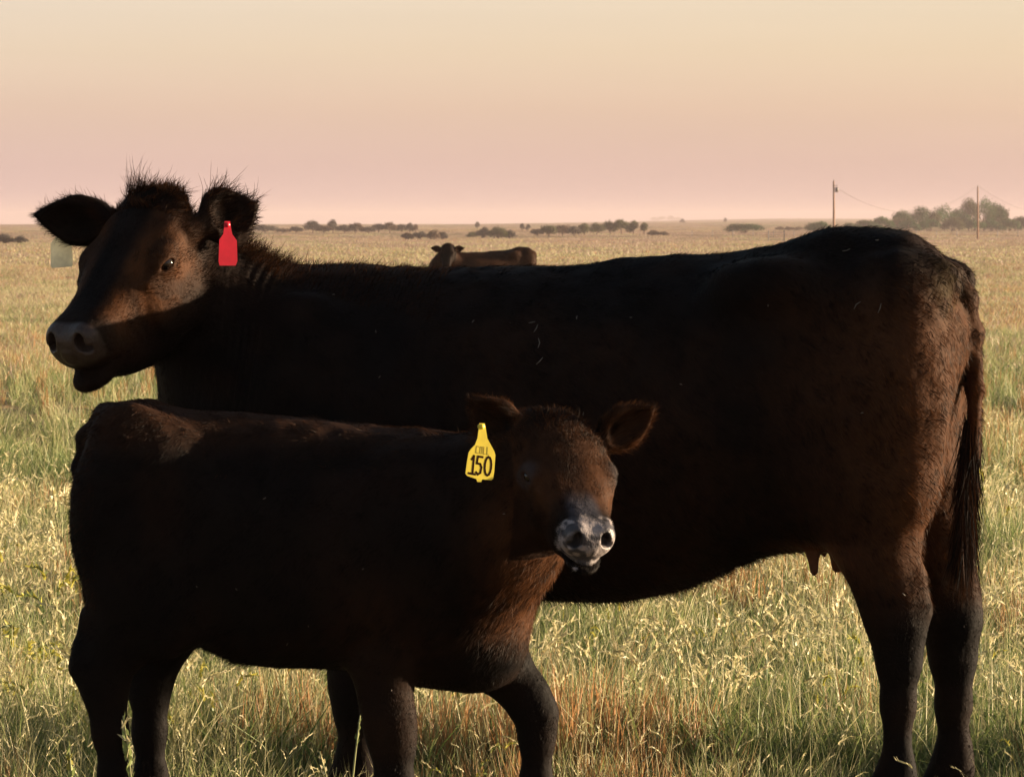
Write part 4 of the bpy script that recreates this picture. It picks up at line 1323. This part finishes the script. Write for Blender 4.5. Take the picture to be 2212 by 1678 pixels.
# ------------------------------------------------------------------ grass
lib = bpy.data.collections.new("grass_clumps")      # sources for the grass object's instances
GREEN = np.array([.115, .160, .046]); LGREEN = np.array([.225, .262, .090]); STRAW = np.array([.45, .405, .20]); PALE = np.array([.68, .59, .35])
RED = np.array([.40, .205, .085]); LITTER = np.array([.20, .145, .09]); YEL = np.array([.42, .37, .07]); GREY = np.array([.27, .23, .17]); HAZY_TAN = np.array([.36, .25, .19])  # the last, pinkish tan carries distant haze in the grass colour
def blades(r, n, rx, ry, h0, h1, wd, lean, curve, cols, colvar=.25, seg=3, base=None, dirs=None):
    a = r.uniform(0, 2 * math.pi, n); rad = np.sqrt(r.random(n))
    b0 = np.stack([rx * rad * np.cos(a), ry * rad * np.sin(a), np.full(n, -.02)], -1) if base is None else base
    la = r.uniform(0, 2 * math.pi, n)
    ld = np.stack([np.cos(la), np.sin(la), 0 * la], -1) if dirs is None else dirs
    h = r.uniform(h0, h1, n)
    le = np.abs(r.normal(0, lean, n)); cu = np.abs(r.normal(curve, curve * .5 + .01, n))
    fa = r.uniform(0, math.pi, n)
    sd_ = np.stack([np.cos(fa), np.sin(fa), 0 * fa], -1)
    k = 2 * seg + 1
    V = np.zeros((n, k, 3)); C = np.zeros((n, k, 3))
    base_c = cols[r.integers(0, len(cols), n)] * (1 + r.uniform(-colvar, colvar, (n, 1)))
    tip = None
    for s_ in range(seg + 1):
        t = s_ / seg
        c = b0 + ld * (h * (le * t + cu * t * t))[:, None]
        c[:, 2] += h * (t - .30 * cu * t * t)
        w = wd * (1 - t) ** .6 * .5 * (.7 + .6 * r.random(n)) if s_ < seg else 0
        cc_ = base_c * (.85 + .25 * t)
        if s_ < seg:
            V[:, 2 * s_], V[:, 2 * s_ + 1] = c - sd_ * np.reshape(w, (-1, 1)), c + sd_ * np.reshape(w, (-1, 1))
            C[:, 2 * s_] = C[:, 2 * s_ + 1] = cc_
        else:
            V[:, 2 * seg] = c; C[:, 2 * seg] = cc_; tip = c
            pre = (V[:, 2 * seg - 2] + V[:, 2 * seg - 1]) / 2
    bs = np.arange(n)[:, None] * k
    Q = np.vstack([bs + np.array([2 * i, 2 * i + 1, 2 * i + 3, 2 * i + 2]) for i in range(seg - 1)]) if seg > 1 else np.zeros((0, 4), int)
    T = bs + np.array([2 * seg - 2, 2 * seg - 1, 2 * seg])
    return V.reshape(-1, 3), T, Q, C.reshape(-1, 3), tip, tip - pre
class GB:
    def __init__(s): s.V, s.T, s.Q, s.C, s.n = [], [], [], [], 0
    def add(s, V, T, Q, C):
        s.V.append(V); s.C.append(C)
        if len(T): s.T.append(np.asarray(T) + s.n)
        if len(Q): s.Q.append(np.asarray(Q) + s.n)
        s.n += len(V)
    def heads(s, r, tip, dr, frac, ln, wd, cols, droop=.5, flakes=7):
        """seed heads: little husks along a nodding tip"""
        m = r.random(len(tip)) < frac
        tip, dr = tip[m], unit(dr[m])
        n = len(tip)
        if not n: return
        lo_ = unit(dr * np.array([1, 1, 0]) + r.normal(0, .1, (n, 3)))
        for k in range(flakes):
            t = k / flakes
            c = tip + (dr * t + (lo_ * .6 - np.array([0, 0, 1.0])) * droop * t * t) * ln
            ax = unit(dr * (1 - t * droop) + (lo_ * .5 - np.array([0, 0, 1.0])) * droop * t + r.normal(0, .35, (n, 3)))
            sd_ = unit(np.cross(ax, r.normal(0, 1, (n, 3))))
            L_, w_ = ln * .26, wd * (1 - .5 * t)
            V = np.stack([c - ax * L_ * .3, c + sd_ * w_ * .5, c + ax * L_, c - sd_ * w_ * .5], 1).reshape(-1, 3)
            col = cols[r.integers(0, len(cols), n)] * (1 + r.uniform(-.25, .2, (n, 1)))
            s.add(V, [], np.arange(n * 4).reshape(n, 4), np.repeat(col, 4, 0))
    def mesh(s, name):
        return mesh_np(name, np.vstack(s.V), np.vstack(s.T) if s.T else None, np.vstack(s.Q) if s.Q else None, False, {"tint": np.clip(np.vstack(s.C), 0, 1)})
SRC = {}
cnt_src = 0
def add_src(key, gb):
    global cnt_src
    me = gb.mesh("grass_clump"); me.materials.append(M_grass)
    o = bpy.data.objects.new("grass_clump_%03d" % cnt_src, me)
    lib.objects.link(o)
    SRC.setdefault(key, []).append(cnt_src)
    cnt_src += 1
A_ = lambda *c: np.array(c)
for v in range(4):
    r = np.random.default_rng(500 + v)
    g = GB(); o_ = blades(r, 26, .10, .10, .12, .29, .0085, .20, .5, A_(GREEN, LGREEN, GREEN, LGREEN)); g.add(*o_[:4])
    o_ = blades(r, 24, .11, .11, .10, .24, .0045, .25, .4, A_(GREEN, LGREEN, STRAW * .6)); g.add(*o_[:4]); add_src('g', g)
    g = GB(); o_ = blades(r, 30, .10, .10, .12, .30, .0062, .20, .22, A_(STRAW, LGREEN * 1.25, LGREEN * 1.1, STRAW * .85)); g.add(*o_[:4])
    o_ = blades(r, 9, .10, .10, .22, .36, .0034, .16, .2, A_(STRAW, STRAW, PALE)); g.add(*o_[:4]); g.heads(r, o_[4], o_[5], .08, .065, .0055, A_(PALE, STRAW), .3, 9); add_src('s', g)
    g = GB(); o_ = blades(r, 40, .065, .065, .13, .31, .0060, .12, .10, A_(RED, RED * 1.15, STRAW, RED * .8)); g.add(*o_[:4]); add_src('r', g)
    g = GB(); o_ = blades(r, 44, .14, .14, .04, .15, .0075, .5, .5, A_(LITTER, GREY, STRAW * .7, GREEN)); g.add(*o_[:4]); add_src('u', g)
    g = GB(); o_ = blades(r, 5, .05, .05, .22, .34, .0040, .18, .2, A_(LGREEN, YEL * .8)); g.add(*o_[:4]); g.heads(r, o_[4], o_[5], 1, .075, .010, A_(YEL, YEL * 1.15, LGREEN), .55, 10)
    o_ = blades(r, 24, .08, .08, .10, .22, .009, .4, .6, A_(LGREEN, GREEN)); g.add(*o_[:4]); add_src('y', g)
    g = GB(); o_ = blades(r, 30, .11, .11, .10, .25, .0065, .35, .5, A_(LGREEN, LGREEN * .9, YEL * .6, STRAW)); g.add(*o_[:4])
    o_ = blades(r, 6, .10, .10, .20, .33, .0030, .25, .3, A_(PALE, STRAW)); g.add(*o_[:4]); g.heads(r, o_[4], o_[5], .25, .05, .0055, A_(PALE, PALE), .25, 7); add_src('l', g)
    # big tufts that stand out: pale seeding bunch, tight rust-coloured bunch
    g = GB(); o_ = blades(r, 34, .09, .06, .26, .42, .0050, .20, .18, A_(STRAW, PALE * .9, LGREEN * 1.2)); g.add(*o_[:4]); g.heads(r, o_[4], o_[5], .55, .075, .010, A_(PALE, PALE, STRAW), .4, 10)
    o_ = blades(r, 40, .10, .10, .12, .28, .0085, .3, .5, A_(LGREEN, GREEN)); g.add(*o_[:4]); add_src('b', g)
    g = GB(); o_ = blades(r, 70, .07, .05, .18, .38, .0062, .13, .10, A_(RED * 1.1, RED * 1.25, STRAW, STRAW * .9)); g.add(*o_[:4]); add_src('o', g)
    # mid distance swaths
    for key, cols in (('G', A_(GREEN, LGREEN, LGREEN, STRAW * .8)), ('S', A_(STRAW, STRAW * .9, PALE * .9, HAZY_TAN * 1.2)), ('R', A_(RED, RED * 1.1, STRAW, HAZY_TAN * 1.1)), ('D', A_(HAZY_TAN * 1.15, HAZY_TAN * 1.3, STRAW * .9, RED))):
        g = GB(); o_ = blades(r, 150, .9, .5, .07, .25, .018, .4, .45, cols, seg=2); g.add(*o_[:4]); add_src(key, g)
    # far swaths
    for key, cols in (('FG', A_(GREEN * 1.3, LGREEN, STRAW * .8)), ('FS', A_(STRAW, STRAW * .85, HAZY_TAN)), ('FR', A_(RED, HAZY_TAN, STRAW * .9)), ('FP', A_(HAZY_TAN, HAZY_TAN * .85, HAZY_TAN * 1.1))):
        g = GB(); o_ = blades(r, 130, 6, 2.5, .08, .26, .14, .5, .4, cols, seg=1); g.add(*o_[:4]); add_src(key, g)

def scatter():
    r = np.random.default_rng(77)
    pts, idx, sc, rot = [], [], [], []
    def put(n, d0, d1, half, fn, s0, s1):
        d = np.exp(r.uniform(math.log(d0), math.log(d1), n))
        a = r.uniform(-half, half, n)
        x, y = np.sin(a) * d, np.cos(a) * d
        z = terrain_z(x, y)
        k = fn(x, y, d, a)
        pts.append(np.stack([x, y, z], -1)); idx.append(k)
        sc.append(r.uniform(s0, s1, n)); rot.append(r.uniform(0, 2 * math.pi, n))
    def pickk(keys, prob, n):
        """prob (n, len(keys)) -> clump index"""
        p = prob / prob.sum(1, keepdims=True)
        c = p.cumsum(1)
        k = (r.random((n, 1)) > c[:, :-1]).sum(1)
        o = np.zeros(n, int)
        for i, key in enumerate(keys):
            m = k == i
            o[m] = r.choice(SRC[key], m.sum())
        return o
    def nz(x, y, sx, sy, off):
        return vnoise(np.stack([x / sx + off, y / sy + off * 1.7 + 30, 0 * x + off], -1))
    def near(x, y, d, a):
        n = len(x)
        n1, n2, n3 = nz(x, y, 1.1, 2.0, 3.1), nz(x, y, .8, 1.6, 7.7), nz(x, y, .6, 1.2, 12.3)
        right, left = sstep(0, .09, a), sstep(0, -.09, a)
        bandr = np.exp(-((d - 33) / 4.0) ** 2) * right + np.exp(-((d - 55) / 14) ** 2) * left
        bandg = np.exp(-((d - 45) / 9.0) ** 2) * right + np.exp(-((d - 27) / 7) ** 2) * left * .7
        pr = np.stack([1.9 * sstep(.35, .7, n1) + .8 + 1.6 * bandg, 1.0 + .3 * n2 * 0 + 1.1 * sstep(.45, .7, n3) + .8 * sstep(14, 35, d), .05 + 1.9 * sstep(.60, .75, n2) + 2.2 * bandr,
                       .9 + 0 * d, .012 + .16 * left * sstep(14, 12, d) * sstep(.5, .7, n3), .75 * sstep(.6, .35, n1) + .2], -1)
        return pickk(['g', 's', 'r', 'u', 'y', 'l'], pr, n)
    def mid(x, y, d, a):
        n1, n2 = nz(x, y, 9, 26, 4.4), nz(x, y, 7, 22, 9.2)
        right, left = sstep(0, .09, a), sstep(0, -.09, a)
        red = np.exp(-((d - 92) / 24) ** 2) * right * 2 + np.exp(-((d - 62) / 14) ** 2) * left * 1.3
        grn = np.exp(-((d - 45) / 9) ** 2) * right * 2 + .9 * np.exp(-((d - 200) / 55) ** 2) * right
        pr = np.stack([.25 + 1.0 * sstep(.5, .75, n1) + grn, 1.6 + 0 * d, .12 + 1.5 * sstep(.55, .75, n2) + red, .3 + 2.2 * sstep(80, 260, d)], -1)  # share of haze-tinted swaths grows with distance
        return pickk(['G', 'S', 'R', 'D'], pr, len(x))
    def far(x, y, d, a):
        n1, n2 = nz(x, y, 60, 260, 5.4), nz(x, y, 50, 200, 2.2)
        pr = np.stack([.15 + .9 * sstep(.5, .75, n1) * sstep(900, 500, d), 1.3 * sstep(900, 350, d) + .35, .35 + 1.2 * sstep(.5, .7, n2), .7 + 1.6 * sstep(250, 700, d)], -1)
        return pickk(['FG', 'FS', 'FR', 'FP'], pr, len(x))
    put(4600, 9.0, 11.5, .36, near, .55, .8)
    put(18500, 10.9, 70, .35, near, .75, 1.2)
    put(13000, 10.9, 22, .35, near, .7, 1.15)
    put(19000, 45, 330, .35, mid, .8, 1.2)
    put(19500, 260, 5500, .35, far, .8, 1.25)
    put(280, 11.3, 30, .33, lambda x, y, d, a: r.choice(SRC['b'], len(x)), .7, 1.15)
    put(300, 11.2, 26, .33, lambda x, y, d, a: r.choice(SRC['o'], len(x)), .65, 1.0)
    P_, I_, S_, R_ = np.vstack(pts), np.concatenate(idx), np.concatenate(sc), np.concatenate(rot)
    # patchy growth: thinner, shorter ground here and there
    hn = vnoise(np.stack([P_[:, 0] / .9 + 5, P_[:, 1] / 1.6 + 2, 0 * P_[:, 0] + 4.5], -1))
    dd = np.hypot(P_[:, 0], P_[:, 1])
    nearw = sstep(45, 30, dd)
    S_ = S_ * (1 - nearw + nearw * (.62 + .62 * hn))
    keep = (hn > .24) | (r.random(len(P_)) > .75 * nearw)
    P_, I_, S_, R_ = P_[keep], I_[keep], S_[keep], R_[keep]
    # grass is trodden and grazed down right around the animals' feet
    foot_d = np.full(len(P_), 9.0)
    for f in FEET:
        foot_d = np.minimum(foot_d, np.hypot(P_[:, 0] - f[0], P_[:, 1] - f[1]))
    S_ = S_ * (.68 + .32 * sstep(.05, .35, foot_d))
    me = bpy.data.meshes.new("grass")
    me.vertices.add(len(P_))
    me.vertices.foreach_set("co", P_.astype(np.float32).ravel())
    for nm, typ, arr in (("pick", 'INT', I_.astype(np.int32)), ("size", 'FLOAT', S_.astype(np.float32)), ("turn", 'FLOAT', R_.astype(np.float32))):
        me.attributes.new(nm, typ, 'POINT').data.foreach_set("value", arr)
    return me
FEET = []
for pose, lg in ((cow_pose, cc['legs']), (calf_pose, kc['legs'])):
    for l in lg:
        q = l[-1]
        w_ = pose.o + pose.f * q[0] + pose.l * q[1]
        FEET.append(w_[:2])
gob = bpy.data.objects.new("grass", scatter())
COL.objects.link(gob)
gob.data.materials.append(M_grass)
tag(gob, kind="stuff")
ng = bpy.data.node_groups.new("grass_scatter", 'GeometryNodeTree')
ng.interface.new_socket("Geometry", in_out='INPUT', socket_type='NodeSocketGeometry')
ng.interface.new_socket("Geometry", in_out='OUTPUT', socket_type='NodeSocketGeometry')
gi, go = ng.nodes.new("NodeGroupInput"), ng.nodes.new("NodeGroupOutput")
ci = ng.nodes.new("GeometryNodeCollectionInfo")
ci.inputs["Collection"].default_value = lib
ci.inputs["Separate Children"].default_value = True
ci.inputs["Reset Children"].default_value = True
ip = ng.nodes.new("GeometryNodeInstanceOnPoints")
ip.inputs["Pick Instance"].default_value = True
def na(nm, typ):
    a = ng.nodes.new("GeometryNodeInputNamedAttribute"); a.data_type = typ
    a.inputs["Name"].default_value = nm
    return [o for o in a.outputs if o.enabled and o.name == "Attribute"][0]
cx = ng.nodes.new("ShaderNodeCombineXYZ")
er = ng.nodes.new("FunctionNodeEulerToRotation")
ng.links.new(na("turn", 'FLOAT'), cx.inputs[2])
ng.links.new(cx.outputs[0], er.inputs[0])
ng.links.new(gi.outputs[0], ip.inputs["Points"])
ng.links.new(ci.outputs[0], ip.inputs["Instance"])
ng.links.new(na("pick", 'INT'), ip.inputs["Instance Index"])
ng.links.new(er.outputs[0], ip.inputs["Rotation"])
ng.links.new(na("size", 'FLOAT'), ip.inputs["Scale"])
ng.links.new(ip.outputs[0], go.inputs[0])
md = gob.modifiers.new("scatter", 'NODES')
md.node_group = ng

# single stalks that stand out in front of the animals' legs
def stalk(px, ptop, y, lean, head_len, head_w, cols, label, cat="grass stalk", n=26):
    top = P(px, ptop, y)
    b0 = np.array([top[0] - lean, y, float(terrain_z(top[0], y))])
    root = empty("grass_stalk", b0)
    tag(root, label, cat)
    t = np.linspace(0, 1, 9)
    pth = np.stack([lean * t ** 1.6, 0 * t, (top[2] - b0[2]) * t], -1)
    mb = MB(); mb.tube(pth, np.linspace(.0032, .0016, 9), 5)
    mb.build("stem", STM, root)
    g = GB(); r = np.random.default_rng(int(px))
    L_ = pth[-1][2]
    for k in range(n):
        tt = 1 - head_len / L_ * (1 - k / n)
        c = np.array([lean * tt ** 1.6, 0, L_ * tt])
        ax = unit(np.array([lean * 1.6 / L_, 0, 1]) + r.normal(0, .35, 3)); s2 = unit(np.cross(ax, r.normal(0, 1, 3)))
        w_ = head_w * math.sin(math.pi * min(1, (k + 1.5) / (n + 1))) ** .7
        l_ = head_len * .16
        c = c + s2 * w_ * .35
        V = np.stack([c - ax * l_ * .5, c + s2 * w_ * .5, c + ax * l_, c - s2 * w_ * .5])
        g.add(V, [], [(0, 1, 2, 3)], np.repeat(cols[r.integers(0, len(cols), 1)], 4, 0))
    h = obj("seed_head", g.mesh("seed_head"), M_grass, root)
    lf = blades(r, 5, .01, .01, .10, .2, .006, .5, .7, A_(LGREEN, GREEN, STRAW)); g2 = GB(); g2.add(*lf[:4])
    obj("leaf_blades", g2.mesh("leaf_blades"), M_grass, root)
STM = simple_mat("stalk_stem", (.22, .22, .09), .7, .2, 40)
stalk(266, 1545, 9.5, -.03, .13, .012, A_(LGREEN * 1.3, LGREEN, PALE * .8), "tall pale green grass stalk with a thick seed head between the calf's hind legs")
stalk(148, 1600, 9.5, -.015, .10, .011, A_(LGREEN * 1.3, YEL * .8), "pale green grass stalk left of the calf's hind legs", n=20)
stalk(778, 1545, 9.45, .03, .06, .008, A_(LGREEN * .8, GREEN), "thin dark green grass stalk before the calf's front leg", n=12)
stalk(690, 1622, 9.4, -.05, .05, .010, A_(PALE, PALE * .9), "pale dry leaning stalk left of the calf's front leg", n=12)
stalk(1528, 1480, 11.6, -.01, .12, .010, A_(LITTER, RED * .6), "dark brown upright weed stalk in the grass right of the calf")
stalk(1556, 1285, 13.4, .02, .12, .016, A_(PALE, YEL * 1.1, PALE), "bright straw seed stalk standing behind the calf under the cow's belly", n=30)
stalk(1668, 1250, 13.9, .06, .07, .014, A_(PALE, PALE), "pale nodding seed stalk under the cow's udder", n=18)
stalk(112, 1045, 16.5, -.04, .10, .020, A_(PALE, STRAW * 1.2), "curled pale seed stalk left of the calf's rump", n=22)
def weed(px, row, y, n, label):
    b0 = P(px, row, y); b0[2] = float(terrain_z(b0[0], y))
    hh = P(px, row, y)[2] - b0[2]
    root = empty("yellow_weed", b0); tag(root, label, "weed", "yellow weeds in the grass")
    r = np.random.default_rng(int(px) + 5)
    o_ = blades(r, n, .05, .05, hh * .75, hh * 1.02, .0035, .2, .25, A_(LGREEN, YEL * .7)); g = GB(); g.add(*o_[:4])
    obj("stems", g.mesh("stems"), M_grass, root)
    g = GB(); g.heads(r, o_[4], o_[5], 1, .09, .013, A_(YEL, YEL * 1.25, LGREEN), .55, 14)
    obj("flower_sprays", g.mesh("flower_sprays"), M_grass, root)
weed(85, 1180, 13.6, 9, "yellow weed with drooping sprays left of the calf's hind leg, higher one")
weed(165, 1215, 13.2, 9, "yellow weed with drooping sprays touching the edge of the calf's thigh")
weed(40, 1340, 12.3, 8, "yellow-green weed with drooping sprays low at the left picture edge")

# ------------------------------------------------------------------ haze
HAZE = 0.00015
mb = MB(); mb.box((0, 0, 4.0), (9700, 9700, 18.0))
hz, hnt, hb_ = new_mat("haze_air")
hnt.nodes.clear()
ho_ = hnt.nodes.new("ShaderNodeOutputMaterial")
pv = hnt.nodes.new("ShaderNodeVolumePrincipled")
pv.inputs["Color"].default_value = (.66, .55, .57, 1)
pv.inputs["Density"].default_value = HAZE
pv.inputs["Anisotropy"].default_value = 0.1
hnt.links.new(pv.outputs[0], ho_.inputs["Volume"])
haze = mb.build("haze", hz, None, False)
tag(haze, kind="stuff")
